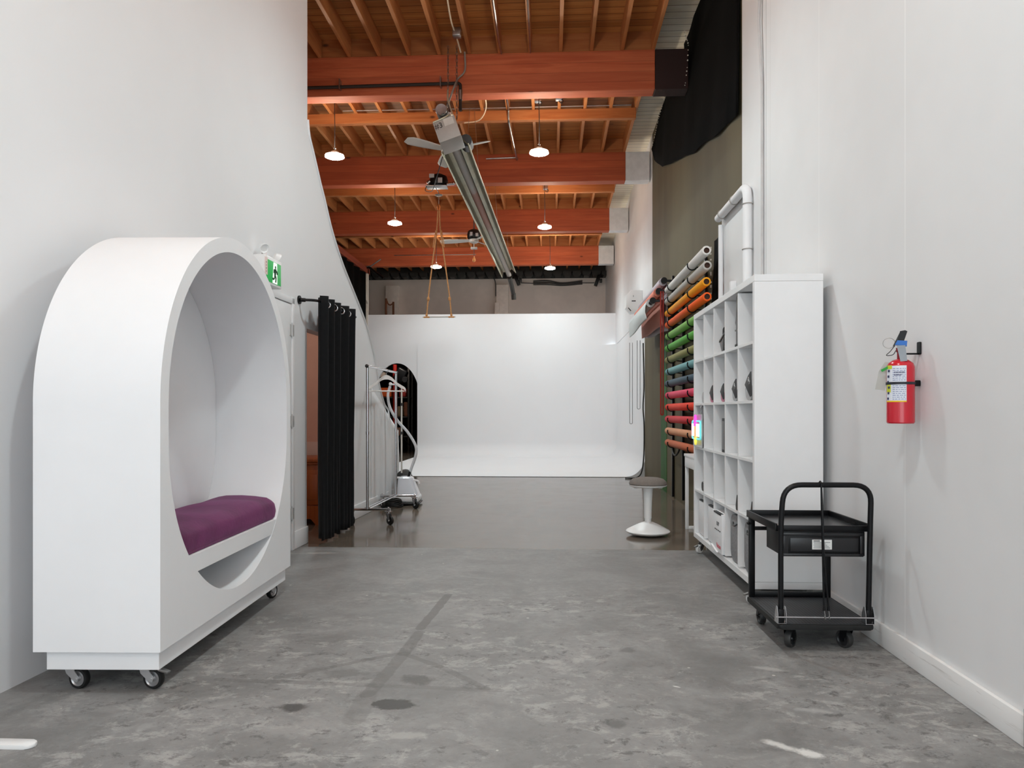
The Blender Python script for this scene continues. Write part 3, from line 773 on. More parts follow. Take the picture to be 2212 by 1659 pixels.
for k_ in range(4): tg.box((0.0906, E0 + 0.014 + 0.004 * (k_ % 2), EZ1 - 0.06 - 0.022 * k_), (0.0909, E0 + 0.026, EZ1 - 0.052 - 0.022 * k_))
tg.build('tag_writing', mat('grey ink', (110, 96, 96), 0.7), ex, smooth=0)

# ---- curtain rod and curtain over the doorway
rod = on_left('curtain_rod', 'black wrap-around curtain rod fixed to the left wall above the doorway', 'curtain rod')
RZ = 2.065
MB().tube(fillet([(0.02, 6.10, RZ), (0.145, 6.14, RZ), (0.145, 7.28, RZ), (0.02, 7.32, RZ)], 0.06), 0.0115, 12).build('rod', BLACK, rod)
for s_ in (6.10, 7.32):
    MB().cyl((0.0, s_, RZ), (0.012, s_, RZ), 0.036, seg=24).cyl((0.012, s_, RZ), (0.05, s_ + (0.02 if s_ < 7 else -0.02), RZ), 0.016, seg=14).build('wall_flange', BLACK, rod)
cu = on_left('door_curtain', 'long black grommet curtain hanging across the doorway from the black rod', 'curtain')
def curtain():
    mb = MB(); S0, S1 = 6.19, 7.19; NW = 5
    def wave(s, z):
        t = (s - S0) / (S1 - S0); ph = t * NW * 2 * PI
        k_ = (2.1 - z) / 2.05
        amp = 0.052 + 0.010 * math.sin(t * 9 + 1)
        o = 0.145 + amp * math.sin(ph) * (1 - 0.12 * k_) + 0.010 * math.sin(ph * 2 + 2.0 * k_) * k_ + 0.008 * math.sin(ph * 3 + 1 + z * 2) * k_
        so = s + 0.012 * math.cos(ph) * 1.0 + 0.02 * k_ * math.sin(t * 4) * (1 - t)
        return o, so - 0.075 * k_ * t
    def fn(u, v):
        s = S0 + (S1 - S0) * u; z = 2.115 - v * 2.085
        if v > 0.999: z += 0.012 * math.sin(u * 23)
        o, so = wave(s, z); return (o, so, z)
    mb.grid(fn, 130, 30); return mb, wave, S0, S1, NW
cmb, wave, S0_, S1_, NW_ = curtain()
cl = cmb.build('cloth', BLACKC, cu, smooth=80, solid=0.004)
for k_ in range(10):
    t_ = (k_ + 0.5) / 10 * 0.999; s_ = S0_ + (S1_ - S0_) * (k_ * 0.5 / NW_ + 0.0); s_ = S0_ + (S1_ - S0_) * ((k_ * 0.5) / NW_)
    if k_ == 0: continue
    ang = 0.75 if k_ % 2 == 0 else -0.75
    c = Vector((0.145, s_, RZ)); ax = Vector((math.cos(ang + PI / 2) , math.sin(ang + PI / 2), 0))
    ax = Vector((-math.sin(ang), math.cos(ang), 0)); bx = Vector((math.cos(ang), math.sin(ang), 0))
    ring = [c + (bx * math.cos(a) + Vector((0, 0, 1)) * math.sin(a)) * 0.029 for a in [2 * PI * i / 24 for i in range(24)]]
    MB().tube(ring, 0.0065, 8, True).build('grommet', CHROME, cu)

# ---- dresser in the small room
ds = thing('wooden_dresser', 'orange-brown wooden dresser glimpsed through the doorway behind the curtain', 'dresser', (-2.72, 7.27, 0))
WOODD = wood_mat('honey stained wood', (150, 74, 26), (186, 100, 44), 'Z', 0.35, knots=False)
MB().box((-0.55, 0.01, 0.10), (0.48, 0.5, 0.6), 0.006).build('carcass', WOODD, ds)
MB().box((-0.58, -0.03, 0.62), (0.51, 0.52, 0.665), 0.014, 3).box((-0.565, -0.015, 0.60), (0.495, 0.51, 0.62), 0.006).build('dresser_top', WOODD, ds)
for i in range(2):
    x0_ = -0.53 + 0.5 * i
    d_ = MB().box((x0_, -0.006, 0.20), (x0_ + 0.48, 0.012, 0.55), 0.004).box((x0_ + 0.05, -0.012, 0.25), (x0_ + 0.43, 0.0, 0.50), 0.005).build('cupboard_door', WOODD, ds)
    MB().ball((x0_ + (0.44 if i == 0 else 0.04), -0.02, 0.38), 0.012).build('knob', mat('brass', (150, 110, 50), 0.3, 1.0), d_)
MB().prism([(-0.55, 0.0), (-0.45, 0.0), (-0.40, 0.06), (0.33, 0.06), (0.38, 0.0), (0.48, 0.0), (0.48, 0.19), (-0.55, 0.19)], 'XZ', -0.008, 0.02).box((-0.55, 0.4, 0), (-0.45, 0.5, 0.12)).box((0.38, 0.4, 0), (0.48, 0.5, 0.12)).build('base', WOODD, ds, smooth=0)

# ---- chrome clothes rack
y0r, y1r = 7.33, 8.55
xr = -1.835
rk = thing('clothes_rack', 'chrome rolling clothes rack along the left wall beyond the curtain', 'clothes rack', (xr, y0r, 0), math.radians(-1.5))
Lr = y1r - y0r
HR = 1.585
for yy in (0, Lr):
    MB().cyl((0, yy, 0.155), (0, yy, HR), 0.0145, seg=16).cyl((0, yy, 0.9), (0, yy, 0.93), 0.018, seg=16).build('post', CHROME, rk)
    f = MB().tube(fillet([(-0.185, yy, 0.15), (0.235, yy, 0.15)], 0.01), 0.0135, 12).build('foot_bar', CHROME, rk)
    for sx in (-0.165, 0.215):
        caster(rk, (sx, yy, 0), math.radians(-35 if sx > 0 else -50), 0.045, 0.135, RUB, RUB, CHROME, 0.024, trail=0.024)
        MB().ball((sx, yy, 0.168), 0.010, 12).build('cap', CHROME, rk)
MB().cyl((0, -0.02, HR), (0, Lr + 0.02, HR), 0.0135, seg=16).build('hanging_rail', CHROME, rk)
for yy in (-0.02, Lr + 0.02): MB().ball((0, yy, HR), 0.019, 14).build('cap', DKP, rk)
for sx in (-0.022, 0.022): MB().cyl((sx, 0, 0.16), (sx, Lr, 0.16), 0.008, seg=10).build('base_rail', CHROME, rk)

# ---- white coat hanger on the rail
hg = thing('coat_hanger', 'white wooden coat hanger on the far half of the chrome rail', 'hanger', (xr + 0.015, 8.12, HR + 0.014), math.radians(4))
body = spline([(-0.215, 0, -0.245), (-0.20, 0, -0.215), (-0.12, 0, -0.165), (-0.055, 0, -0.11), (0, 0, -0.092), (0.055, 0, -0.11), (0.12, 0, -0.165), (0.20, 0, -0.215), (0.215, 0, -0.245)], 6)
up = [(p.x, p.z + 0.017 + 0.012 * max(0, 1 - abs(p.x) / 0.1)) for p in body]; dn = [(p.x, p.z - 0.014 - 0.008 * max(0, 1 - abs(p.x) / 0.08)) for p in body]
hb = MB(); hv = [[hb.bm.verts.new((q[0], y_, q[1])) for q in L_] for L_ in (up, dn) for y_ in (-0.007, 0.007)]
for i in range(len(up) - 1):
    for A_, B_ in ((0, 1), (1, 3), (3, 2), (2, 0)): hb.bm.faces.new((hv[A_][i], hv[A_][i + 1], hv[B_][i + 1], hv[B_][i]))
for i in (0, len(up) - 1): hb.bm.faces.new((hv[0][i], hv[1][i], hv[3][i], hv[2][i]))
hb.build('shoulders', mat('hanger white', (240, 236, 232), 0.5), hg)
MB().cyl((-0.195, 0, -0.243), (0.20, 0, -0.243), 0.0075, seg=12).build('trouser_bar', MATS['hanger white'], hg)
MB().tube([(0, 0, -0.095), (0, 0, -0.055)] + [(0.020 * math.sin(a), 0, -0.018 - 0.020 * math.cos(a)) for a in [0.3 + 4.2 * i / 14 for i in range(15)]], 0.0025, 8).build('hook', CHROME, hg)

# ---- garment steamer behind the rack
st = thing('garment_steamer', 'white garment steamer with a long hose standing behind the rack', 'steamer', (-1.765, 8.95, 0), math.radians(3))
WS = mat('steamer white', (236, 236, 238), 0.3, var=0.01)
MB().box((-0.17, -0.15, 0.035), (0.18, 0.15, 0.12), 0.03, 3).build('base', WS, st)
MB().box((-0.18, -0.16, 0.015), (0.185, 0.16, 0.04), 0.01).build('bumper', DKP, st)
tk = MB(); bmv = tk.bm
lo_ = rrect(-0.10, -0.13, 0.165, 0.13, 0.04); hi_ = rrect(-0.085, -0.11, 0.085, 0.11, 0.04)
A_ = [bmv.verts.new((p[0], p[1], 0.12)) for p in lo_]; B_ = [bmv.verts.new((p[0], p[1], 0.325)) for p in hi_]; C_ = [bmv.verts.new((p[0] * 0.7, p[1] * 0.7, 0.34)) for p in hi_]
for i in range(len(A_)):
    j = (i + 1) % len(A_); bmv.faces.new((A_[i], A_[j], B_[j], B_[i])); bmv.faces.new((B_[i], B_[j], C_[j], C_[i]))
bmv.faces.new(A_[::-1]); bmv.faces.new(C_)
tk.build('water_tank', mat('frosted tank', (226, 230, 238), 0.25, var=0.01), st)
MB().tube(fillet([(0.08, 0, 0.30), (0.15, 0, 0.285), (0.165, 0, 0.25)], 0.03), 0.012, 8).box((-0.125, -0.03, 0.315), (-0.06, 0.03, 0.335), 0.006).build('handle', WS, st)
MB().cyl((-0.055, 0.02, 0.33), (-0.055, 0.02, 1.43), 0.0105, seg=14).build('pole', mat('silver pole', (222, 216, 208), 0.35, 0.6), st)
for zz in (0.345, 0.85, 1.20): MB().cyl((-0.055, 0.02, zz), (-0.055, 0.02, zz + 0.035), 0.017, seg=14).build('pole_clip', DKP, st)
hs = spline([(0.045, 0, 0.33), (0.06, 0, 0.42), (0.12, 0, 0.60), (0.115, 0, 0.72), (0.02, 0, 0.88), (-0.10, -0.02, 1.02), (-0.19, -0.03, 1.18), (-0.215, -0.02, 1.33), (-0.19, -0.01, 1.44)], 8)
MB().tube(hs, 0.017, 10).build('hose', mat('hose grey white', (214, 216, 220), 0.4), st)
MB().cyl((0.035, 0, 0.325), (0.052, 0, 0.40), 0.022, 0.018, 14).build('hose_collar', BLACK, st)
MB().tube([(-0.055, 0.02, 1.42), (-0.12, 0.0, 1.46), (-0.19, -0.01, 1.46)], 0.010, 8).box((-0.205, -0.03, 1.445), (-0.17, 0.02, 1.485), 0.012).build('steam_head', WS, st)
# dark bag on the floor behind the rack
bg_ = thing('fabric_bag', 'dark grey lumpy bag on the floor between the rack post and the steamer', 'bag', (-1.845, 9.31, 0))
bb = MB().ball((0, 0, 0.2), 0.2, 28, (0.62, 0.6, 1.0))
for v in bb.bm.verts:
    n_ = math.sin(v.co.x * 31 + 1) * math.sin(v.co.z * 23) * 0.014; v.co.x += n_; v.co.y += n_ * 0.8
    v.co.z = max(0.0, v.co.z)
bb.build('bag_body', mat('charcoal nylon', (52, 50, 48), 0.7, var=0.2), bg_, smooth=60)
MB().tube(spline([(-0.06, -0.11, 0.25), (-0.02, -0.13, 0.16), (0.06, -0.13, 0.12), (0.11, -0.10, 0.14)], 6), 0.008, 8).build('strap', mat('pale strap', (176, 172, 168), 0.6), bg_)
cb = MB()
for k_ in range(5):
    cb.tube([(0.11 * math.cos(a) * (1 - 0.05 * k_), 0.085 * math.sin(a), 0.018 + 0.017 * k_ + 0.006 * math.sin(3 * a + k_)) for a in [2 * PI * i / 24 for i in range(24)]], 0.011, 8, True)
tag(cb.build('cable_coil', RUB, loc=(-1.86, 8.67, 0)), 'black coiled cable lying under the far foot of the clothes rack', 'cable')
# white sheet hanging at the far end of the left wall
sheet = MB()
def shf(u, v):
    s = 8.33 + u * (9.62 - 8.33); z = 0.02 + v * ((1.40 - 0.52 * u) - 0.02)
    f = min(1, u * 5) * min(1, (1 - v) * 2.5)
    return (0.004 + f * (0.009 + 0.007 * math.sin(u * 31 + 0.6 * math.sin(v * 3)) * (1 - 0.5 * v) + 0.003 * math.sin(u * 57 + 2)), s, z)
sheet.grid(shf, 80, 14)
tag(sheet.build('white_sheet', mat('white cotton sheet', (234, 234, 236), 0.8, var=0.01), smooth=80, solid=0.003, loc=(LX0, 0, 0), rotz=LROT), 'white cloth sheet hanging in soft folds on the far low end of the left wall', 'sheet')
# white strip on the floor, bottom left
tag(MB().prism(rrect(-2.02, 2.385, -1.735, 2.435, 0.024), 'XY', 0.0, 0.014, 0.004).build('floor_strip', WPLA), 'white flat bar with a rounded end lying on the floor at the lower left edge', 'strip')
# ================= right side: cube shelf, cart, extinguisher, stool, desk, paper rolls =================
SHX, SHD, SY0, SY1, SZ0, SZ1 = 1.172, 0.39, 4.34, 6.16, 0.105, 1.922
TB, TI = 0.040, 0.018
sh_ = thing('cube_shelf', 'tall white five by five cube shelf on casters against the right wall', 'shelf', (SHX, SY0, 0))
Ls = SY1 - SY0
MB().box((0, 0, SZ1 - TB), (SHD, Ls, SZ1), 0.002).build('top_board', LAM, sh_, smooth=0)
MB().box((0, 0, SZ0), (SHD, Ls, SZ0 + TB), 0.002).build('bottom_board', LAM, sh_, smooth=0)
for y_ in (0, Ls - TB): MB().box((0, y_, SZ0 + TB + 0.0008), (SHD, y_ + TB, SZ1 - TB - 0.0008), 0.002).build('side_panel', LAM, sh_, smooth=0)
cw = (Ls - 2 * TB) / 5; rh = (SZ1 - SZ0 - 2 * TB) / 5
for i in range(1, 5):
    MB().box((0.003, TB, SZ0 + TB + rh * i - TI / 2), (SHD - 0.006, Ls - TB, SZ0 + TB + rh * i + TI / 2), 0.001).build('shelf_board', LAM, sh_, smooth=0)
for i in range(1, 5):
    for j in range(5):
        MB().box((0.003, TB + cw * i - TI / 2, SZ0 + TB + rh * j + TI / 2), (SHD - 0.006, TB + cw * i + TI / 2, SZ0 + TB + rh * (j + 1) - TI / 2), 0.001).build('divider', LAM, sh_, smooth=0)
MB().box((SHD - 0.006, TB * 0.5, SZ0 + 0.01), (SHD, Ls - TB * 0.5, SZ1 - 0.01)).build('back_panel', LAM, sh_, smooth=0)
WW = mat('white caster wheel', (232, 232, 230), 0.35)
for (x_, y_, yw, bk) in ((0.04, 0.10, 200, True), (0.04, Ls - 0.16, 215, True), (SHD - 0.05, 0.10, 200, False), (SHD - 0.05, Ls - 0.16, 200, False)):
    caster(sh_, (x_, y_, 0), math.radians(yw), 0.034, SZ0, WW, WW, STEEL, 0.024, bk, trail=0.034)
def cell(c, r):
    """far-to-near column c, top-down row r: (y of the far side, y of the near side, floor z)"""
    yf = SY1 - TB - cw * c - TI / 2; return yf, yf - cw + TI, SZ1 - TB - rh * (r + 1) + TI / 2
CDARK = mat('charcoal rubber', (62, 62, 64), 0.55, var=0.08); INK = mat('white print', (235, 235, 235), 0.6)
BLKG = mat('glossy black', (14, 13, 13), 0.3)
# sandals standing on end in the second row
ROSE = mat('translucent rose', (206, 110, 140), 0.35, var=0.05); CLR = mat('translucent grey', (178, 178, 180), 0.35, var=0.05)
def sandal(c, m, label, s=1.0, off=0.1, lettering=True):
    sy = s * 1.5
    yf, yn, z = cell(c, 1)
    t = thing('slide_sandal', label, 'sandal', (SHX + 0.022, yn + off, z), 0, 'sandals in the second shelf row')
    # sole: a rounded crescent on edge, facing out of the cell
    so = [(0.098 * sy * math.cos(a), 0.115 * s + 0.115 * s * math.sin(a)) for a in [PI + PI * i / 20 for i in range(21)]]
    so += [(0.098 * sy * math.cos(a), 0.115 * s + 0.030 * s * math.sin(a)) for a in [PI * i / 10 for i in range(1, 10)]]
    MB().prism(so, 'YZ', -0.014, 0.012, 0.004).build('sole', m, t)
    MB().prism([(0.080 * sy, 0.155 * s), (0.005 * sy, 0.235 * s), (-0.06 * sy, 0.275 * s), (-0.08 * sy, 0.05 * s), (-0.045 * sy, 0.035 * s)], 'YZ', -0.021, -0.0142, 0.002).build('strap', CDARK, t)
    if lettering: text_obj('lettering', 'SM', 0.06 * s, INK, t, (-0.0215, -0.024 * sy, 0.19 * s), (PI / 2, math.radians(42), -PI / 2), 0.0004)
    return t
sandal(4, CLR, 'grey slide sandal with white strap lettering, nearest cube of the second row', 0.62, 0.098)
sandal(3, CLR, 'grey slide sandal without a pink sole, second from the near end of the second row', 0.52, 0.088)
sandal(2, ROSE, 'pink soled sandal in the middle cube of the second row', 0.46, 0.075, False)
sandal(1, ROSE, 'pink soled sandal, second cube from the far end of the second row', 0.46, 0.075, False)
yf, yn, z = cell(0, 1)
tag(MB().prism(rrect(-0.04, 0, 0.04, 0.085, 0.035), 'YZ', 0, 0.02, 0.004).build('sandal_sole', CLR, loc=(SHX + 0.008, yn + 0.045, z)), 'small grey sole edge in the far cube of the second row', 'sandal')
# black things in the top row
yf, yn, z = cell(2, 0)
t = thing('camera_bag', 'small black bag leaning in the middle cube of the top row', 'bag', (SHX + 0.038, yn + 0.082, z))
MB().prism([(0.035, 0.0), (0.10, 0.062), (0.092, 0.085), (-0.06, 0.128), (-0.065, 0.0)], 'YZ', -0.03, 0.10, 0.008).build('bag_body', BLKG, t)
MB().prism([(0.097, 0.070), (0.091, 0.083), (-0.055, 0.125), (-0.055, 0.112)], 'YZ', -0.034, -0.028, 0.001).build('piping', mat('grey piping', (96, 94, 92), 0.4), t)
MB().tube(fillet([(-0.02, 0.0, 0.10), (-0.02, 0.0, 0.165), (0.04, -0.03, 0.165), (0.04, -0.03, 0.1)], 0.02), 0.010, 8).build('handle', BLKG, t)
yf, yn, z = cell(3, 0)
t = thing('tall_boot', 'tall black boot standing in the top row, second cube from the near end', 'boot', (SHX + 0.052, yn + 0.08, z))
MB().prism([(0.05, 0.0), (0.05, 0.14), (0.045, 0.16), (0.052, 0.20), (0.04, 0.33), (0.0, 0.345), (-0.055, 0.345), (-0.055, 0.0)], 'YZ', -0.03, 0.08, 0.012).build('shaft', BLKG, t)
MB().box((-0.035, -0.05, 0.0), (0.085, 0.054, 0.022), 0.006).build('sole', RUB, t)
MB().box((-0.034, -0.04, 0.105), (-0.03, 0.05, 0.113)).build('buckle_strap', mat('grey piping', (96, 94, 92), 0.4), t)
# third row: framed grey picture; fourth row: small black things
yf, yn, z = cell(2, 2)
t = thing('grey_frame', 'narrow dark grey framed panel standing in the middle cube of the third row', 'frame', (SHX + 0.026, yn + 0.075, z))
MB().box((-0.015, -0.036, 0.0), (0.015, 0.045, 0.235), 0.002).build('border', CDARK, t)
MB().box((-0.0165, -0.025, 0.02), (-0.0145, 0.034, 0.215)).build('panel', mat('mid grey print', (140, 140, 142), 0.5), t)
yf, yn, z = cell(0, 3)
t = thing('headphones', 'black headphones lying in the far cube of the fourth row', 'headphones', (SHX + 0.03, yn + 0.058, z))
MB().lathe([(0.0, -0.02), (0.035, -0.02), (0.045, 0.0), (0.035, 0.02), (0.0, 0.02)], (0, 0.02, 0.045), 20, 'X').build('ear_cup', BLKG, t)
MB().lathe([(0.0, -0.02), (0.035, -0.02), (0.045, 0.0), (0.035, 0.02), (0.0, 0.02)], (0.08, 0.0, 0.045), 20, 'X').build('ear_cup', BLKG, t)
MB().tube([(0.04 + 0.045 * math.cos(a), 0.0, 0.08 + 0.06 * math.sin(a)) for a in [PI * i / 14 for i in range(15)]], 0.008, 8).build('headband', BLKG, t)
for c_, lb in ((3, 'small black clip in the fourth row, second cube from the near end'), (4, 'small black clip in the nearest cube of the fourth row, above the cart')):
    yf, yn, z = cell(c_, 3)
    tag(MB().prism([(0.02, 0.0), (0.03, 0.03), (0.0, 0.10), (-0.03, 0.10), (-0.03, 0.0)], 'YZ', 0.0, 0.05, 0.006).build('black_clip', BLKG, loc=(SHX + 0.006, yn + 0.04, z)), lb, 'clip', 'clips in the fourth row')
# bottom row: three white magazine boxes, two grey felt bins
MAG = mat('white card box', (238, 238, 240), 0.6, var=0.01)
def magbox(c, label, kind):
    yf, yn, z = cell(c, 4)
    w_ = yf - yn - 0.03
    t = thing('storage_box', label, 'box', (SHX + (0.022 if kind < 2 else -0.014), yn + 0.012, z + 0.001), 0, 'white card boxes in the bottom shelf row')
    MB().box((0, 0, 0), (0.30, w_ * (0.88 if kind < 2 else 0.98), 0.272), 0.003).build('box_body', MAG, t)
    MB().box((-0.0016, 0.02, 0.262), (0.02, w_ * 0.80, 0.2735), 0.001).build('hand_slot', DKP, t)
    if kind < 2:
        m_ = MB()
        for q in range(3): m_.box((-0.0012, 0.012 + 0.020 * q, 0.148), (0.0, 0.026 + 0.020 * q, 0.166))
        m_.build('printed_mark', mat('black print', (40, 40, 42), 0.6), t, smooth=0)
    else:
        text_obj('printed_mark', 'BUP', 0.040, MATS['black print'], t, (-0.0008, w_ * 0.38, 0.195), (PI / 2, 0, -PI / 2), 0.0004)
        m_ = MB()
        for q in range(4): m_.box((-0.0012, w_ * 0.12 + 0.048 * q, 0.148), (0.0, w_ * 0.12 + 0.030 + 0.048 * q, 0.155))
        m_.build('printed_line', MATS['black print'], t, smooth=0)
        text_obj('red_lettering', 'Nation', 0.046, mat('red print', (214, 74, 92), 0.6), t, (-0.0008, w_ * 0.30, 0.045), (PI / 2, 0, -PI / 2), 0.0004)
        MB().prism([(0.10, 0.0), (w_ * 0.98, 0.0), (w_ * 0.98, 0.03)], 'YZ', -0.012, 0.0).build('front_flap', MAG, t, smooth=0)
magbox(0, 'white card box in the far cube of the bottom row', 0)
magbox(1, 'white card box in the bottom row, second cube from the far end', 1)
magbox(2, 'white card box with red lettering in the middle cube of the bottom row', 2)
FELT = mat('grey felt', (142, 142, 144), 0.95, var=0.16, scale=60, bump=0.2)
for c_, lb in ((3, 'grey felt bin with rounded corners, bottom row second from the near end'), (4, 'grey felt bin in the nearest cube of the bottom row, partly behind the cart post')):
    yf, yn, z = cell(c_, 4)
    t = thing('felt_bin', lb, 'bin', (SHX + 0.025, yn + 0.01, z + 0.001), 0, 'grey felt bins in the bottom shelf row')
    w_ = yf - yn - 0.07
    MB().prism(rrect(0, 0, w_, 0.30, 0.055), 'YZ', 0.0, 0.31, 0.006).build('bin_body', FELT, t)
    MB().tube([(-0.004, w_ * 0.3, 0.25), (-0.012, w_ * 0.4, 0.235), (-0.012, w_ * 0.6, 0.235), (-0.004, w_ * 0.7, 0.25)], 0.005, 8).build('handle', CDARK, t)
# neon sign at the far end of the third row
yf, yn, z = cell(0, 2)
ne = thing('neon_sign', 'small lit neon sign with cyan frame at the far end of the shelf', 'neon sign', (SHX - 0.02, yn + 0.165, z + 0.0))
NC, NP, NY, NO = emat('cyan neon', (120, 226, 230), 0.7), emat('pink neon', (255, 80, 210), 0.75), emat('yellow neon', (246, 232, 90), 0.7), emat('orange neon', (255, 166, 110), 0.7)
NWH = emat('pale neon', (255, 250, 232), 0.7)
rr = [(0.0, p[0], p[1]) for p in rrect(-0.165, 0.065, 0.165, 0.205, 0.03)]
MB().tube(rr, 0.007, 8, True).build('cyan_frame', NC, ne)
def ntube(pts, m, nm, r=0.0075): MB().tube([(-0.004, p[0], p[1]) for p in pts], r, 8).build(nm, m, ne)
ntube([(0.045, 0.165), (0.045, 0.225), (0.03, 0.25), (0.005, 0.25), (-0.01, 0.225), (-0.01, 0.165)], NP, 'pink_tube'); ntube([(0.02, 0.17), (0.018, 0.245)], NP, 'pink_tube')
ntube([(0.045, 0.165), (0.045, 0.09)], NWH, 'pale_tube', 0.009); ntube([(0.018, 0.165), (0.018, 0.07)], NO, 'orange_tube'); ntube([(-0.01, 0.165), (-0.01, 0.08)], NO, 'orange_tube')
ntube([(0.03, 0.085), (0.028, 0.04), (0.012, 0.022), (-0.008, 0.024), (-0.02, 0.04), (-0.012, 0.085)], NY, 'yellow_tube')
for yy in (0.115, 0.08, -0.05, -0.09, -0.125): ntube([(yy, 0.085), (yy, 0.185)], NWH, 'pale_tube', 0.010)
ntube([(0.143, 0.09), (0.143, 0.18)], emat('rose neon', (236, 150, 196), 0.6), 'rose_tube')
MB().prism(rrect(-0.175, 0.0, 0.175, 0.26, 0.01), 'YZ', 0.010, 0.015).build('backing_plate', mat('clear grey acrylic', (170, 172, 174), 0.15), ne)
MB().tube(spline([(0.012, -0.09, 0.26), (0.02, -0.10, 0.29), (0.01, -0.12, 0.31), (0.02, -0.10, 0.33), (0.012, -0.11, 0.335)], 6), 0.003, 6).build('cord', mat('clear cord', (190, 190, 190), 0.3), ne)

# ---- platform cart
ct = thing('platform_cart', 'black metal platform cart with an upper tray and drawer, in front of the shelf end', 'cart', (1.283, 3.805, 0), math.radians(0.8))
hw, hl = 0.222, 0.272
def checker():
    k = NT('ribbed platform mat'); v = k.coord('Object', (1, 1, 1), (0, 0, 0.785))
    ck = k.n('ShaderNodeTexChecker'); ck.inputs['Scale'].default_value = 90; k.l(v, ck.inputs['Vector'])
    k.l(k.mix(ck.outputs['Fac'], lin((22, 22, 24)), lin((58, 58, 62))), k.b.inputs['Base Color']); k.b.inputs['Roughness'].default_value = 0.5
    k.bump(ck.outputs['Fac'], 0.5, 0.003); return k.m
MB().prism(rrect(-hw, -hl, hw, hl, 0.02), 'XY', 0.108, 0.132, 0.008).build('platform', RUB, ct)
MB().prism(rrect(-hw + 0.012, -hl + 0.012, hw - 0.012, hl - 0.012, 0.012), 'XY', 0.128, 0.135, 0.001).build('platform_mat', checker(), ct)
for (x_, y_, yw) in ((-0.145, -0.19, 50), (0.125, -0.19, 118), (-0.16, 0.20, 90), (0.15, 0.20, 90)):
    caster(ct, (x_, y_, 0), math.radians(yw), 0.043, 0.106, mat('black wheel core', (34, 34, 36), 0.4), mat('worn black tyre', (52, 52, 52), 0.5), BLACK, 0.03, trail=0.012)
HX = 0.203
MB().tube(fillet([(-HX - 0.0, -0.245, 0.15), (-HX, -0.245, 0.60), (-HX + 0.012, -0.25, 0.785), (HX + 0.012, -0.25, 0.785), (HX + 0.008, -0.245, 0.58), (HX, -0.245, 0.15)], 0.085, 8), 0.0125, 14).build('handle', BLACK, ct)
for sx in (-1, 1):
    br = MB()
    for dx in (-0.019, 0.019):
        x_ = sx * HX + dx
        br.prism([(-0.266, 0.134), (-0.215, 0.134), (-0.222, 0.18), (-0.238, 0.212), (-0.252, 0.212), (-0.264, 0.18)], 'YZ', x_ - 0.0012, x_ + 0.0012)
    br.box((sx * HX - 0.02, -0.266, 0.1345), (sx * HX + 0.02, -0.215, 0.137))
    br.build('hinge_bracket', CHROME, ct)
    MB().box((sx * HX - 0.013, -0.258, 0.137), (sx * HX + 0.013, -0.232, 0.2), 0.003).build('handle_foot', BLACK, ct)
MB().cyl((-HX - 0.03, -0.268, 0.166), (HX + 0.03, -0.268, 0.166), 0.0038, seg=10).build('lock_rod', CHROME, ct)
for sx in (-1, 1): MB().box((sx * 0.20 - 0.015, 0.235, 0.134), (sx * 0.20 + 0.015, 0.262, 0.57), 0.003).build('rear_post', BLACK, ct)
MB().box((-0.19, 0.24, 0.135), (0.19, 0.258, 0.162), 0.003).build('rear_rail', BLACK, ct)
MB().box((-0.19, 0.242, 0.492), (0.19, 0.258, 0.512), 0.003).build('rear_rail', BLACK, ct)
MB().ball((-0.218, 0.245, 0.53), 0.009, 10).cyl((-0.214, 0.245, 0.53), (-0.205, 0.245, 0.53), 0.012, seg=12).build('bolt', BLACK, ct)
tz0, tz1 = 0.562, 0.598
tr_ = MB()
tr_.box((-hw, -0.225, tz0), (hw, 0.27, tz0 + 0.006))
tr_.box((-hw, -0.225, tz0), (-hw + 0.01, 0.27, tz1), 0.002).box((hw - 0.01, -0.225, tz0), (hw, 0.27, tz1), 0.002)
tr_.box((-hw + 0.01, -0.225, tz0), (hw - 0.01, -0.215, tz1 - 0.008), 0.002).box((-hw + 0.01, 0.26, tz0), (hw - 0.01, 0.27, tz1), 0.002)
tr_.build('tray', BLACK, ct)
MB().box((-hw + 0.012, -0.213, tz0 + 0.006), (hw - 0.012, 0.258, tz0 + 0.009)).build('tray_liner', mat('glossy dark liner', (40, 40, 42), 0.22), ct)
dw = MB().box((-0.19, -0.215, 0.444), (0.20, 0.02, 0.5605), 0.003)
df = dw.build('drawer', BLACK, ct)
fm = MB()
for (a_, b_) in (((-0.185, -0.221, 0.540), (0.192, -0.215, 0.554)), ((-0.185, -0.221, 0.442), (0.192, -0.215, 0.456)), ((-0.185, -0.221, 0.456), (-0.160, -0.215, 0.540)), ((0.176, -0.221, 0.456), (0.192, -0.215, 0.540))): fm.box(a_, b_, 0.002)
fm.box((-0.150, -0.219, 0.466), (0.168, -0.215, 0.530), 0.003)
fm.build('drawer_moulding', mat('satin black', (30, 30, 33), 0.3), df)
MB().box((-0.048, -0.2205, 0.476), (0.044, -0.219, 0.522)).build('sticker', mat('white sticker', (232, 232, 230), 0.6), df)
stx = MB()
for q in range(5): stx.box((-0.042 + 0.002 * (q % 2), -0.2209, 0.508 - 0.0065 * q), (0.036 - 0.007 * ((q * 3) % 4), -0.2204, 0.5105 - 0.0065 * q))
stx.box((-0.042, -0.2209, 0.513), (-0.012, -0.2204, 0.519))
stx.build('sticker_print', mat('grey print', (120, 120, 122), 0.6), df, smooth=0)
bg = thing('bungee_cord', 'black bungee cord looped over the cart handle and hooked down to the chrome rod', 'cord', (1.283, 3.805, 0), math.radians(0.8))
MB().tube([(-0.022, -0.265, 0.792), (-0.022, -0.252, 0.8005), (-0.022, -0.238, 0.793)], 0.005, 8).build('loop', BLACK, bg)
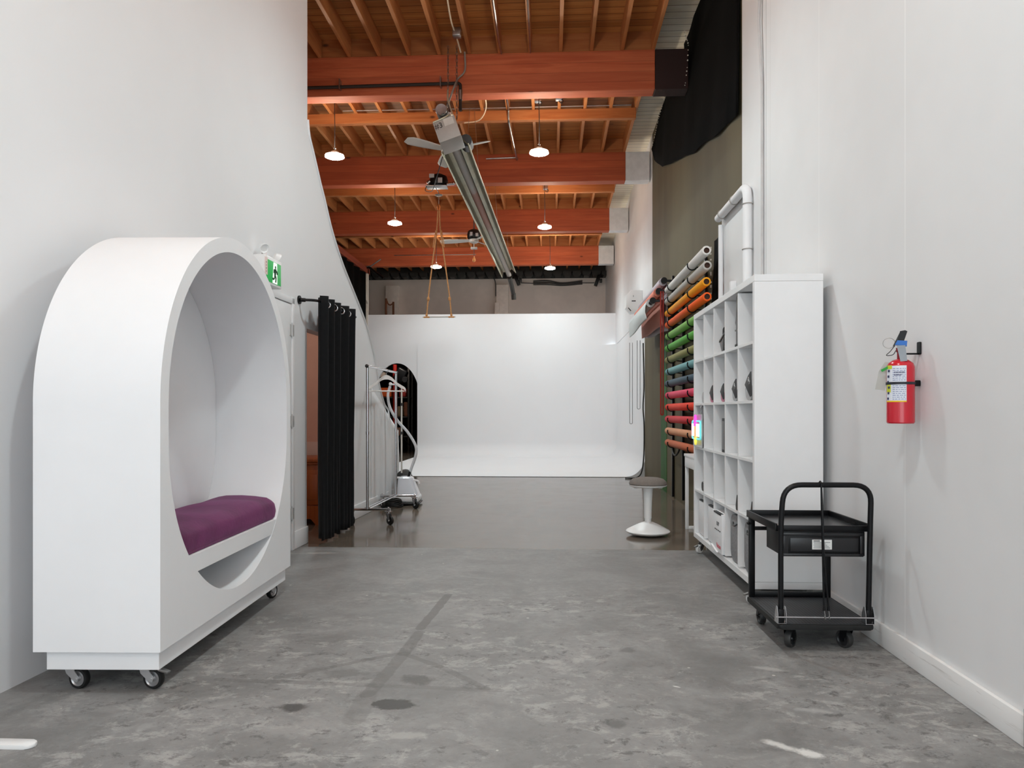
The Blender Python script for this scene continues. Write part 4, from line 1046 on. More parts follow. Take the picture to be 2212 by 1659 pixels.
MB().tube(spline([(-0.022, -0.265, 0.793), (-0.021, -0.268, 0.66), (-0.019, -0.272, 0.52), (-0.016, -0.272, 0.36), (-0.012, -0.272, 0.215)], 6), 0.0048, 8).build('strand', BLACK, bg)
MB().tube(spline([(-0.022, -0.264, 0.79), (-0.019, -0.275, 0.62), (-0.016, -0.279, 0.48), (-0.004, -0.277, 0.33), (0.008, -0.274, 0.215)], 6), 0.0048, 8).build('strand', BLACK, bg)
for x_ in (-0.012, 0.008):
    MB().cyl((x_, -0.273, 0.20), (x_, -0.273, 0.222), 0.0075, 0.005, 10).build('end_cap', BLACK, bg)
    MB().tube(fillet([(x_, -0.273, 0.205), (x_ + 0.006, -0.277, 0.158), (x_ + 0.006, -0.262, 0.158), (x_ + 0.006, -0.261, 0.172)], 0.006, 4), 0.002, 6).build('hook', STEEL, bg)

# ---- fire extinguisher
fe = thing('fire_extinguisher', 'red fire extinguisher with white label and black strap, hung on the right wall', 'fire extinguisher', (RW - 0.082, 3.315, 1.078))
RED = mat('fire red', (200, 22, 44), 0.25, var=0.02, coat=0.4)
R_ = 0.056
MB().lathe([(0.0, 0.004), (R_ - 0.004, 0.0), (R_, 0.005), (R_, 0.245), (R_ - 0.006, 0.262), (R_ - 0.024, 0.276), (0.018, 0.281), (0.0, 0.281)], seg=40).build('cylinder', RED, fe)
MB().lathe([(0.014, 0.28), (0.014, 0.31), (0.018, 0.312), (0.018, 0.33), (0.0, 0.33)], seg=20).build('neck', mat('dark red neck', (140, 20, 34), 0.4), fe)
def wrap(a0, a1, z0, z1, r, nm, m, par):
    mb = MB(); mb.grid(lambda u, v: (r * math.cos(a0 + (a1 - a0) * u), r * math.sin(a0 + (a1 - a0) * u), z0 + (z1 - z0) * v), 24, 1)
    return mb.build(nm, m, par)
# camera sees it from (-x,-y): that face is around 245 degrees
av = math.atan2(-3.3, -1.52)
lb_ = wrap(av - 1.25, av + 0.42, 0.098, 0.262 - 0.012, R_ + 0.0006, 'label', mat('white label', (226, 230, 240), 0.4), fe)
wrap(av - 1.25, av + 0.42, 0.093, 0.099, R_ + 0.0007, 'yellow_border', mat('label yellow', (244, 196, 40), 0.4), fe)
wrap(av - 1.25, av - 0.62, 0.236, 0.252, R_ + 0.0008, 'yellow_border', mat('label lime', (206, 214, 60), 0.4), fe)
wrap(av - 1.2, av - 0.72, 0.135, 0.17, R_ + 0.0009, 'lime_patch', MATS['label lime'], fe)
lx = MB(); random.seed(3)
for q in range(17):
    z_ = 0.104 + 0.0082 * q
    if 0.166 < z_ < 0.182: continue
    a_ = av - 0.56
    while a_ < av + 0.34:
        l_ = random.uniform(0.08, 0.24); e_ = min(a_ + l_, av + 0.36)
        lx.grid(lambda u, v, a_=a_, e_=e_, z_=z_: ((R_ + 0.0012) * math.cos(a_ + (e_ - a_) * u), (R_ + 0.0012) * math.sin(a_ + (e_ - a_) * u), z_ + 0.0032 * v), 3, 1); a_ = e_ + 0.06
lx.build('label_lettering', mat('blue grey print', (150, 158, 190), 0.6), lb_)
lx = MB()
for (z_, n_) in ((0.218, 7), (0.207, 5)):
    for q in range(n_):
        a_ = av - 0.44 + 0.105 * q; lx.grid(lambda u, v, a_=a_, z_=z_: ((R_ + 0.0014) * math.cos(a_ + 0.065 * u), (R_ + 0.0014) * math.sin(a_ + 0.065 * u), z_ + 0.006 * v), 2, 1)
for q in range(6):
    a_ = av - 1.12 + 0.05 * (q % 3); z_ = 0.103 + 0.024 * q; lx.grid(lambda u, v, a_=a_, z_=z_: ((R_ + 0.0014) * math.cos(a_ + 0.22 * u), (R_ + 0.0014) * math.sin(a_ + 0.22 * u), z_ + 0.010 * v), 3, 1)
lx.build('label_lettering', mat('dark blue print', (58, 60, 96), 0.6), lb_)
wrap(av - 2.2, av + 2.2, 0.169, 0.180, R_ + 0.002, 'strap', mat('black strap', (34, 38, 50), 0.5), fe)
MB().box((0.04, -0.012, 0.162), (R_ + 0.025, 0.012, 0.188), 0.004).build('strap_bracket', BLACK, fe)
vd = Vector((math.cos(av), math.sin(av), 0)); vs_ = Vector((-math.sin(av), math.cos(av), 0))     # towards the camera; sideways in view
def q3(s, d, z): return vs_ * s + vd * d + Vector((0, 0, z))
def slab(nm, pts, th, m, bev=0.002):
    mb = MB(); bm = mb.bm
    A_ = [bm.verts.new(q3(s, d - th / 2, z)) for s, d, z in pts]; B_ = [bm.verts.new(q3(s, d + th / 2, z)) for s, d, z in pts]
    n = len(pts); bm.faces.new(A_); bm.faces.new(B_[::-1])
    for i in range(n): bm.faces.new((A_[i], B_[i], B_[(i + 1) % n], A_[(i + 1) % n]))
    return mb.build(nm, m, fe)
slab('carry_lever', [(-0.016, 0.0, 0.342), (0.010, 0.0, 0.348), (0.026, 0.0, 0.40), (0.018, 0.0, 0.405), (-0.002, 0.0, 0.402)], 0.022, BLACK)
slab('carry_lever', [(-0.03, 0.0, 0.338), (-0.02, 0.0, 0.345), (0.0, 0.0, 0.39), (-0.004, 0.0, 0.395)], 0.014, DKP)
slab('blue_tape', [(-0.022, 0.0, 0.343), (-0.012, 0.0, 0.362), (0.026, 0.0, 0.358), (0.024, 0.0, 0.335)], 0.034, mat('blue tape', (26, 104, 190), 0.45))
slab('nozzle_horn', [(-0.015, 0.026, 0.338), (0.018, 0.026, 0.338), (0.026, 0.034, 0.27), (0.0, 0.034, 0.268)], 0.016, mat('silver horn', (132, 138, 144), 0.45, 0.3))
MB().tube([q3(-0.045 + 0.024 * math.cos(a), 0, 0.352 + 0.022 * math.sin(a)) for a in [2 * PI * i / 20 for i in range(20)]], 0.0014, 6, True).build('pin_ring', STEEL, fe)
MB().tube(spline([q3(-0.022, 0, 0.34), q3(-0.04, 0.01, 0.315), q3(-0.055, 0.01, 0.298), q3(-0.03, 0.01, 0.30), q3(-0.018, 0.01, 0.318)], 6), 0.0016, 6).build('seal_wire', DKP, fe)
slab('paper_tag', [(-0.06, 0.012, 0.27), (-0.035, 0.012, 0.268), (-0.062, 0.0, 0.145), (-0.10, -0.005, 0.15), (-0.085, 0.0, 0.23)], 0.0012, mat('grey paper tag', (186, 184, 179), 0.8))
slab('green_tag', [(-0.077, 0.022, 0.235), (-0.045, 0.03, 0.252), (-0.04, 0.03, 0.243), (-0.072, 0.022, 0.225)], 0.0012, mat('green tag', (46, 156, 64), 0.5))
wb = MB().prism(rrect(-0.015, 0.30, 0.015, 0.355, 0.006), 'YZ', 0.076, 0.082).box((0.014, -0.006, 0.30), (0.078, 0.006, 0.307), 0.001)
wb.build('wall_hook', BLACK, fe)

# ---- wobble stool
stl = thing('wobble_stool', 'white stool with a grey padded seat and a dome base on the polished floor', 'stool', (0.885, 6.82, 0), 0.0)
MB().lathe([(0.0, 0.0), (0.09, 0.003), (0.16, 0.014), (0.195, 0.030), (0.200, 0.040), (0.192, 0.050), (0.14, 0.078), (0.08, 0.108), (0.045, 0.122), (0.0, 0.124)], seg=48).build('base', WPLA, stl)
MB().lathe([(0.030, 0.12), (0.030, 0.155), (0.0335, 0.157), (0.037, 0.30), (0.046, 0.44), (0.0, 0.445)], seg=28).build('column', WPLA, stl)
MB().lathe([(0.0, 0.435), (0.05, 0.437), (0.14, 0.442), (0.168, 0.452), (0.172, 0.462), (0.0, 0.462)], seg=48).build('seat_pan', WPLA, stl)
for sx in (-1, 1): MB().box((sx * 0.11 - 0.02, -0.03, 0.430), (sx * 0.11 + 0.02, 0.03, 0.446), 0.006).build('seat_lever', WPLA, stl)
MB().lathe([(0.0, 0.461), (0.166, 0.461), (0.172, 0.472), (0.166, 0.492), (0.14, 0.515), (0.10, 0.526), (0.05, 0.528), (0.0, 0.527)], seg=48).build('seat', mat('taupe seat cloth', (122, 114, 108), 0.9, var=0.08, scale=60), stl)

# ---- white desk behind the shelf
dk = thing('white_desk', 'narrow white desk on a loop leg, half hidden behind the cube shelf', 'desk', (1.285, 6.22, 0))
MB().box((0, 0, 0.70), (0.30, 1.02, 0.725), 0.003).build('desk_top', LAM, dk)
MB().box((0.006, 0.01, 0.60), (0.29, 1.01, 0.70), 0.003).build('drawer', LAM, dk)
for yy in (0.015, 0.975):
    lg = MB().box((0.008, yy, 0.0), (0.038, yy + 0.03, 0.60), 0.002).box((0.262, yy, 0.0), (0.292, yy + 0.03, 0.60), 0.002).box((0.038, yy, 0.0), (0.262, yy + 0.03, 0.028), 0.002)
    lg.build('leg', WPLA, dk)

# ---- paper rolls on the wall
ROLLS = [('white', (232, 229, 225)), ('light grey', (190, 187, 182)), ('golden yellow', (250, 166, 20)), ('bright orange', (250, 98, 20)), ('pale green', (134, 190, 96)), ('grass green', (98, 182, 74)), ('olive tan', (150, 146, 90)),
         ('teal', (126, 178, 182)), ('slate blue', (74, 94, 108)), ('rose pink', (236, 74, 108)), ('orange red', (240, 62, 34)), ('crimson', (216, 48, 60)), ('peach', (222, 158, 118)), ('terracotta', (198, 102, 62))]
KRAFT = mat('dark core hollow', (70, 44, 32), 0.8)
XR = 1.455
def roll(i, cname, c):
    z_ = 2.638 - 0.1455 * i; random.seed(i); y0_, y1_ = 7.0 + random.uniform(-0.02, 0.02), 9.30 + random.uniform(-0.03, 0.03)
    pos = ('uppermost of the stack' if i == 0 else 'lowest of the stack' if i == 13 else 'in the wall stack')
    t = thing('paper_roll', '%s backdrop paper roll %s' % (cname, pos) if i in (0, 13) else '%s backdrop paper roll, between the %s and the %s one' % (cname, ROLLS[i - 1][0], ROLLS[i + 1][0]), 'paper roll', (XR, 0, z_), 0, 'coloured backdrop paper rolls on the wall rack')
    r0 = 0.044 if i < 2 else 0.042
    pm = mat('paper %s' % cname, c, 0.75, var=0.03, scale=4)
    prof = [(0.027, y0_ + 0.02), (0.027, y0_), (r0 - 0.006, y0_), (r0, y0_ + 0.005), (r0, y1_ - 0.012), (r0 - 0.012, y1_), (0.0, y1_)]
    mb = MB().lathe(prof, (0, 0, 0), 24, 'Y')
    mb.build('paper', pm, t, smooth=50)
    MB().lathe([(0.0, y0_ + 0.018), (0.0265, y0_ + 0.016), (0.0265, y0_ + 0.002), (0.024, y0_ + 0.002), (0.024, y0_ + 0.0165), (0.0, y0_ + 0.0165)], (0, 0, 0), 20, 'Y').build('core', KRAFT, t)
for i, (n_, c_) in enumerate(ROLLS): roll(i, n_, c_)
rk2 = thing('roll_rack', 'black wall rack with curved hooks holding the stack of coloured paper rolls', 'rack', (0, 0, 0))
for yy in (7.72, 9.02):
    MB().box((RW - 0.028, yy - 0.02, 0.06 if yy > 8 else 0.4), (RW - 0.0005, yy + 0.02, 2.72), 0.003).build('upright', BLACK, rk2)
    for i in range(14):
        z_ = 2.638 - 0.1455 * i
        pts = [(RW - 0.02, yy, z_ - 0.03)] + [(XR + 0.0505 * math.cos(a), yy, z_ + 0.0505 * math.sin(a)) for a in [math.radians(-25 - 16 * q) for q in range(12)]]
        MB().tube(pts, 0.0065, 6).build('hook', BLACK, rk2)
MB().box((RW - 0.028, 9.74, 0.02), (RW - 0.0005, 9.79, 2.90), 0.003).build('upright', BLACK, rk2)
MB().tube(spline([(1.56, 9.04, 0.72), (1.55, 9.1, 0.64), (1.55, 9.35, 0.58), (1.56, 9.6, 0.62), (1.57, 9.74, 0.75)], 6), 0.011, 8).build('cable', RUB, rk2)

# ---- chain driven backdrop rollers beyond the rolls
def droll(nm_c, c, x_, z_, y0_, y1_, drop0, drop1, bulge, label, cs, side=-1):
    t = thing('backdrop_roller', label, 'backdrop', (x_, 0, z_), 0, 'chain driven backdrop rollers past the paper rolls')
    pm = mat('paper sheet %s' % nm_c, c, 0.75, var=0.02); ps = mat('paper back %s' % nm_c, cs, 0.75, var=0.02)
    MB().lathe([(0.0, y0_), (0.052, y0_), (0.052, y1_), (0.0, y1_)], (0, 0, 0), 24, 'Y').build('rolled_paper', pm, t, smooth=50)
    MB().lathe([(0.0, y0_ - 0.05), (0.026, y0_ - 0.05), (0.026, y0_ + 0.01), (0.0, y0_ + 0.01)], (0, 0, 0), 20, 'Y').build('tube_end', BLACK, t)
    def fn(u, v):
        d = drop0 + (drop1 - drop0) * u
        return (side * 0.054 - bulge * math.sin(v * PI) * (0.6 + 0.4 * math.sin(u * 5)) + 0.012 * v, y0_ + 0.02 + (y1_ - y0_ - 0.04) * u, -d * v + 0.01 * math.sin(u * 7) * v)
    mb = MB(); mb.grid(fn, 30, 12); mb.build('hanging_sheet', ps, t, smooth=80, solid=0.002)
    return t
droll('lavender', (212, 204, 214), 1.415, 2.77, 9.44, 11.7, 0.62, 0.50, 0.008, 'lavender grey backdrop roller, highest of the three and closest to the wall', (176, 166, 172), 1)
droll('salmon', (250, 150, 128), 1.35, 2.638, 9.47, 11.65, 0.42, 0.38, 0.012, 'salmon pink backdrop roller between the lavender and the white one', (206, 140, 124), 1)
droll('white', (226, 230, 232), 1.275, 2.52, 9.57, 11.7, 0.20, 0.24, 0.03, 'white backdrop roller, lowest of the three and furthest from the wall', (224, 230, 230))
brk = thing('roller_bracket', 'black stepped wall bracket carrying the near ends of three backdrop rollers', 'bracket', (0, 0, 0))
for x_, z_ in ((1.415, 2.77), (1.35, 2.638), (1.275, 2.52)):
    MB().box((x_ - 0.01, 9.375, z_ - 0.014), (RW, 9.392, z_ + 0.014), 0.003).build('arm', BLACK, brk)
    MB().cyl((x_, 9.352, z_), (x_, 9.375, z_), 0.04, seg=22).build('sprocket', BLACK, brk)
CHAINM = mat('steel bead chain', (160, 160, 162), 0.4, 0.3)
def chain(x_, y_, z0_, z1_, label, m, gap, r=0.0045):
    mb = MB()
    mb.tube(fillet([(x_ - gap, y_, z1_), (x_ - gap, y_, z0_), (x_ + gap, y_, z0_), (x_ + gap, y_, z1_)], gap * 0.95, 5), r, 6)
    tag(mb.build('pull_chain', m), label, 'chain', 'pull chains of the backdrop rollers')
chain(1.245, 11.60, 0.94, 2.2, 'long steel pull chain hanging lowest below the white backdrop roller', CHAINM, 0.022)
chain(1.345, 11.45, 1.17, 2.22, 'shorter steel pull chain hanging beside the long one', CHAINM, 0.022)
chain(1.385, 9.33, 1.09, 2.63, 'red pull chain hanging at the near end of the backdrop rollers', mat('red chain', (158, 40, 28), 0.4), 0.014, 0.0095)
# wall box with slanted hood
p = onx(1377, 645, 1.55)
wb = thing('wall_unit', 'small white wall box with a slanted hood, high on the upper right wall', 'wall unit', (RW, 13.2, 2.86))
MB().prism([(0, 0.02), (0, 0.40), (-0.20, 0.40), (-0.29, 0.30), (-0.29, 0.10), (-0.20, 0.0)], 'XZ', -0.12, 0.12, 0.012).build('housing', WPLA, wb)
MB().box((-0.262, -0.1225, 0.055), (-0.19, -0.12, 0.07), 0.001, rot=Matrix.Rotation(0.85, 3, 'Y')).build('slot', BLACK, wb)
MB().box((-0.19, -0.1225, 0.20), (-0.12, -0.12, 0.218)).box((-0.165, -0.1225, 0.28), (-0.158, -0.12, 0.31)).build('maker_mark', DKP, wb)
# cable down the front edge of the cyclorama and over the floor
tag(MB().tube(spline([(1.575, 12.76, 2.3), (1.59, 12.77, 1.6), (1.575, 12.77, 1.2), (1.59, 12.76, 0.9), (1.585, 12.75, 0.4), (1.54, 12.70, 0.10), (1.44, 12.6, 0.012), (1.32, 12.5, 0.012), (1.25, 12.55, 0.012)], 8), 0.011, 6).build('black_cable', RUB), 'thin black cable running down the cyclorama front edge onto the floor', 'cable')

# ---- white conduits and duct on the right wall
pipe = thing('white_wall_duct', 'fat white pipe rising behind the shelf and bending along the right wall', 'pipe', (0, 0, 0))
MB().tube(fillet([(RW - 0.045, 5.98, 0.3), (RW - 0.045, 5.98, 2.93), (RW - 0.045, 6.96, 2.93), (RW - 0.045, 7.0, 2.93)], 0.12), 0.036, 14).build('pipe_run', WHITE, pipe)
MB().tube(fillet([(RW - 0.03, 6.97, 2.86), (RW - 0.03, 6.97, 0.74)], 0.1), 0.022, 10).build('pipe_drop', WHITE, pipe)
for (y_, z_) in ((5.98, 2.78), (5.98, 2.42), (5.98, 2.1)):
    MB().tube([(RW - 0.045 + 0.039 * math.cos(a), y_ + 0.039 * math.sin(a), z_) for a in [2 * PI * i / 16 for i in range(16)]], 0.004, 6, True).build('pipe_clamp', GREY, pipe)
for y_ in (6.4, 6.85): MB().tube([(RW - 0.045 + 0.039 * math.cos(a), y_, 2.93 + 0.039 * math.sin(a)) for a in [2 * PI * i / 16 for i in range(16)]], 0.004, 6, True).build('pipe_clamp', GREY, pipe)
MB().box((RW - 0.05, 6.55, 2.02), (RW - 0.001, 6.9, 2.10), 0.004).box((RW - 0.05, 6.50, 2.02), (RW - 0.001, 6.56, 2.26), 0.004).build('cable_tray', WHITE, pipe)
tag(MB().tube([(RW - 0.012, 5.68, 5.5), (RW - 0.016, 5.69, 4.6), (RW - 0.028, 5.72, 4.1), (RW - 0.014, 5.68, 3.6), (RW - 0.012, 5.68, 2.6), (RW - 0.012, 5.68, 1.0)], 0.011, 8).build('wall_conduit', mat('pale grey conduit', (196, 194, 194), 0.5)), 'thin pale vertical conduit on the right wall above the shelf', 'conduit')
for (a_, b_) in (((5.74, 5.76), (2.0, 5.5)), ((5.50, 5.515), (1.9, 5.5))):
    pass
# black strip with pale edge bits between the white panel and the olive wall
bk = thing('black_drape_edge', 'narrow black drape edge hanging between the white pipes and the paper rolls', 'drape', (0, 0, 0))
MB().grid(lambda u, v: (RW - 0.012 - 0.012 * math.sin(v * 9 + u * 3), 7.08 + 0.36 * u * (1 - 0.5 * max(0, v - 0.8) * 5 * 0.5), 0.75 + 2.05 * v), 6, 24).build('cloth', VELV, bk, solid=0.003)
ed = MB(); random.seed(5)
for q in range(14): 
    z_ = 1.9 + 0.065 * q + random.uniform(-0.02, 0.02); ed.box((RW - 0.03, 7.425, z_), (RW - 0.016, 7.44, z_ + random.uniform(0.01, 0.04)))
e_ = ed.build('tape_bits', mat('pale tape', (214, 208, 196), 0.7), bk, smooth=0); e_['kind'] = 'stuff'
# ---- black cloth on top of the olive wall, drawn lower to stand in for shade
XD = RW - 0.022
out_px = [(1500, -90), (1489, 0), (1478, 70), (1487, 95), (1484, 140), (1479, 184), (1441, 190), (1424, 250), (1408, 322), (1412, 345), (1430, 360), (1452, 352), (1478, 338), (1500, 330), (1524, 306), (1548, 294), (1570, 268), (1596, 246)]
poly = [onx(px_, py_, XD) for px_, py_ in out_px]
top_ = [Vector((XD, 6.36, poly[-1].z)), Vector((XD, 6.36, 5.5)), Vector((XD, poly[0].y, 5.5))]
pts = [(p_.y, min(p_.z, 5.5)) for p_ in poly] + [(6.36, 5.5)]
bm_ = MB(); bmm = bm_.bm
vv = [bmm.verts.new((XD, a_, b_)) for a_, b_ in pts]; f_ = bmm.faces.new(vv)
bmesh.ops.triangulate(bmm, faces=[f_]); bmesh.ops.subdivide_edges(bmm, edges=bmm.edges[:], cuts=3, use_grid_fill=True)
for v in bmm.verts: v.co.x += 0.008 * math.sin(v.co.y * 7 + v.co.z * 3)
wd = thing('wall_drape_shade', 'black cloth on the olive wall by the first beam, lower part standing for shade', 'drape', (0, 0, 0))
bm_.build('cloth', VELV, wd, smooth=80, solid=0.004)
sd = MB(); random.seed(9)
edge = [onx(*q, XD - 0.045) for q in ((1489, 2), (1478, 70), (1487, 95), (1485, 140), (1480, 184), (1441, 192), (1424, 250), (1409, 316))]
for a_, b_ in zip(edge, edge[1:]):
    n_ = max(3, int((b_ - a_).length / 0.05))
    for q in range(n_):
        c_ = a_.lerp(b_, (q + random.random() * 0.6) / n_); sd.ball(c_, random.uniform(0.005, 0.010), 6)
e_ = sd.build('edge_studs', mat('pale studs', (220, 214, 200), 0.5), wd); e_['kind'] = 'stuff'
# ================= ceiling equipment, rope swing, end wall, store room =================
# ---- long radiant tube heater
ht = thing('tube_heater', 'long radiant tube heater with a metal reflector hanging along the middle of the ceiling', 'heater', (-1.115, 0, 4.19))
ROLL = 0.33
ht.rotation_euler[1] = -ROLL
def level(o): o.rotation_euler[1] = ROLL; return o
def hx(y): return 0.020 * (y - 8.3)
HY0, HY1 = 8.42, 16.6
ALU = mat('dull aluminium reflector', (150, 144, 120), 0.32, 0.85, var=0.12, scale=5)
prof = [(-0.160, -0.055), (-0.150, -0.052), (-0.105, 0.045), (-0.055, 0.030), (-0.030, 0.085), (0.030, 0.085), (0.055, 0.030), (0.105, 0.045), (0.150, -0.052), (0.160, -0.055)]
rf = MB()
rf.grid(lambda u, v: (hx(HY0 + (HY1 - HY0) * u) + prof[min(9, round(v * 9))][0], HY0 + (HY1 - HY0) * u, prof[min(9, round(v * 9))][1] + 0.006 * math.sin(u * 40)), 40, 9)
rf.build('reflector', ALU, ht, smooth=20, solid=0.003)
EDGE = mat('pale rolled edge', (214, 206, 180), 0.4, 0.5)
for s_ in (-0.162, 0.162):
    MB().tube([(hx(y) + s_, y, -0.057 + 0.006 * math.sin((y - HY0) / (HY1 - HY0) * 40)) for y in [HY0 + (HY1 - HY0) * i / 40 for i in range(41)]], 0.007, 6).build('reflector_edge', EDGE, ht)
def tube_m():
    k = NT('heated steel tube'); tc = k.n('ShaderNodeTexCoord'); sp = k.n('ShaderNodeSeparateXYZ'); k.l(tc.outputs['Object'], sp.inputs[0])
    nz = k.noise(k.coord('Object', (1, 0.6, 1)), 3, 5); yy = k.math('ADD', sp.outputs[1], k.math('MULTIPLY', nz, 0.8))
    col = k.mix(k.ramp(yy, 10.4, 10.9), lin((158, 154, 150)), lin((150, 96, 76)))
    col = k.mix(k.ramp(yy, 12.3, 13.4), col, lin((156, 146, 138)))
    k.l(col, k.b.inputs['Base Color']); k.b.inputs['Roughness'].default_value = 0.55; k.b.inputs['Metallic'].default_value = 0.2; return k.m
MB().cyl((hx(8.4), 8.4, 0.0), (hx(16.9), 16.9, 0.0), 0.05, seg=20).build('burner_tube', tube_m(), ht)
for y in (10.1, 12.9, 15.4):
    MB().tube([(hx(y) - 0.165, y, -0.06), (hx(y) - 0.11, y, 0.055), (hx(y), y, 0.10), (hx(y) + 0.11, y, 0.055), (hx(y) + 0.165, y, -0.06)], 0.008, 6).build('hanger_band', STEEL, ht)
    for s_ in (-0.10, 0.10): level(MB().tube([(hx(y) + s_, y, 0.06 + s_ * 0.3), (hx(y) + s_ * 0.3, y, ZT - 4.2)], 0.003, 5).build('hanging_chain', STEEL, ht))
bx = MB().box((hx(8.3) - 0.135, 8.03, -0.09), (hx(8.3) + 0.115, 8.42, 0.15), 0.006).build('burner_box', mat('burner box grey', (176, 170, 164), 0.5, 0.1), ht)
MB().box((hx(8.3) - 0.02, 8.0275, 0.06), (hx(8.3) + 0.09, 8.03, 0.14)).build('rating_label', mat('pale label', (206, 200, 192), 0.5), bx)
text_obj('painted_number', '#3', 0.085, mat('black marker', (40, 38, 36), 0.7), bx, (hx(8.3) - 0.085, 8.027, 0.085), (PI / 2, 0, 0), 0.0004)
MB().tube(fillet([(hx(8.3) - 0.13, 8.026, 0.145), (hx(8.3) - 0.02, 8.02, 0.148), (hx(8.3) + 0.07, 8.05, 0.175), (hx(8.3) + 0.10, 8.15, 0.20), (hx(8.3) + 0.105, 8.2, 0.42), (hx(8.3) + 0.14, 8.3, 0.55)], 0.03), 0.008, 8).build('gas_hose', EDGE, ht)
MB().cyl((hx(8.3) - 0.0, 8.0, 0.235), (hx(8.3) + 0.0, 8.22, 0.22), 0.062, seg=24).build('blower_motor', mat('blower dark grey', (92, 94, 92), 0.5, 0.2), ht)
MB().lathe([(0.05, -0.003), (0.062, -0.004), (0.064, 0.004), (0.05, 0.006)], (hx(8.3), 8.0, 0.235), 24, 'Y').build('blower_ring', STEEL, ht)
MB().prism([(hx(8.3) - 0.05, 0.15), (hx(8.3) + 0.09, 0.15), (hx(8.3) + 0.07, 0.215), (hx(8.3) - 0.0, 0.185)], 'XZ', 8.06, 8.3, 0.004).build('blower_housing', MATS['burner box grey'], ht)
MB().tube([(hx(8.35) + 0.15, 8.5, 0.02), (hx(8.35) + 0.15, 8.75, 0.04)], 0.07, 14).build('air_intake', DKP, ht)
elb = fillet([(hx(16.9), 16.9, 0.0), (hx(16.9), 17.2, 0.0), (hx(16.9), 17.2, -0.45)], 0.12, 8)
level(MB().tube([(hx(16.9), 16.85, 0), (hx(16.9) + 0.03, 17.2, -0.12), (hx(16.9) + 0.06, 17.45, -0.30)], 0.05, 14).tube([(hx(16.9) + 0.06, 17.44, -0.27), (hx(16.9) + 0.07, 17.47, -0.42)], 0.055, 14).build('exhaust_elbow', mat('dark exhaust', (58, 54, 50), 0.45, 0.6), ht))
for s_ in (-0.05, 0.05):
    ch = MB()
    for q in range(22):
        z_ = 0.27 + 0.038 * q; c_ = Vector((hx(8.3) + 0.0 + s_, 8.35, z_))
        ch.tube([c_ + Vector((0.009 * math.cos(a) * (1 if q % 2 else 0.2), 0.009 * math.cos(a) * (0.2 if q % 2 else 1), 0.024 * math.sin(a))) for a in [2 * PI * i / 8 for i in range(8)]], 0.0035, 5, True)
    level(ch.build('hanging_chain', STEEL, ht))

# ---- ceiling fans
FANW = mat('fan white', (226, 222, 216), 0.45, var=0.03)
def fan(loc, angs, label, ztop, R, motor, rodtop=True):
    t = thing('ceiling_fan', label, 'fan', loc, 0, 'three bladed industrial ceiling fans')
    for a in angs:
        mb = MB(); ca, sa = math.cos(a), math.sin(a)
        def fn(u, v, ca=ca, sa=sa):
            r = 0.07 + (R - 0.07) * u; w = 0.038 + 0.032 * math.sin(min(1, u * 1.25) * PI / 2) - 0.05 * max(0, u - 0.88) / 0.12 * 0.6
            s_ = (v - 0.5) * 2 * w; z_ = 0.30 * s_ - 0.012 * u
            return (ca * r - sa * s_, sa * r + ca * s_, z_)
        mb.grid(fn, 16, 6); mb.build('blade', FANW, t, smooth=60, solid=0.006)
    MB().lathe([(0.0, -0.045), (0.05, -0.045), (0.085, -0.03), (0.09, 0.0), (0.085, 0.02), (0.0, 0.02)], seg=28).build('hub', FANW, t)
    MB().lathe([(0.0, 0.02), (0.10, 0.02), (0.105, 0.04), (0.09, 0.05), (0.06, 0.055), (0.06, 0.12), (0.045, 0.135), (0.0, 0.135)] if motor is not BLACK else [(0.0, 0.02), (0.11, 0.02), (0.125, 0.05), (0.125, 0.12), (0.11, 0.17), (0.06, 0.20), (0.0, 0.21)], seg=28).build('motor', motor, t)
    MB().cyl((0, 0, 0.13), (0, 0, ztop - loc[2] - 0.12), 0.0105, seg=12).build('down_rod', FANW if motor is not BLACK else DKP, t)
    return t
f1 = fan((-1.26, 9.05, 4.345), [math.radians(a) for a in (222, 330, 105)], 'white ceiling fan with a grey motor partly behind the near end of the tube heater', 4.92, 0.60, GREY)
MB().lathe([(0.018, 0.31), (0.055, 0.33), (0.066, 0.42), (0.062, 0.44), (0.0, 0.44)], seg=24).build('canopy', FANW, f1)
MB().lathe([(0.0, 0.44), (0.03, 0.44), (0.028, 0.56), (0.012, 0.60), (0.0, 0.96)], seg=16).build('mount', DKP, f1)
f2 = fan((-1.41, 13.55, 4.27), [math.radians(a) for a in (178, 300, 58)], 'distant ceiling fan with a black motor, left of the tube heater by the third beam', 4.78, 0.62, BLACK)
MB().box((-0.06, -0.128, 0.06), (-0.015, -0.12, 0.13)).build('rating_label', mat('pale grey label', (170, 170, 172), 0.5), f2)
MB().box((0.04, -0.124, 0.05), (0.085, -0.114, 0.11)).build('rating_label', MATS['pale grey label'], f2)
MB().tube([(0.012 * math.cos(a), 0, 0.60 + 0.022 * math.sin(a) - 0.10) for a in [PI * 1.5 * i / 10 for i in range(11)]], 0.006, 6).build('safety_hook', mat('copper hook', (170, 90, 58), 0.4, 0.4), f2)
MB().box((-0.06, -0.03, -0.16), (0.06, 0.03, -0.12), 0.008).cyl((0, 0, -0.12), (0, 0, -0.045), 0.008, seg=8).build('balance_plate', FANW, f2)
blb = thing('hanging_bulb', 'small amber bulb hanging below the distant ceiling fan', 'bulb', (-1.41, 13.55, 3.93))
MB().lathe([(0.0, -0.055), (0.02, -0.05), (0.032, -0.025), (0.028, 0.0), (0.014, 0.03), (0.014, 0.05), (0.0, 0.05)], seg=18).build('glass', mat('amber glass', (196, 120, 60), 0.25), blb)
MB().cyl((0, 0, 0.05), (0, 0, 0.18), 0.005, seg=8).build('cord', DKP, blb)

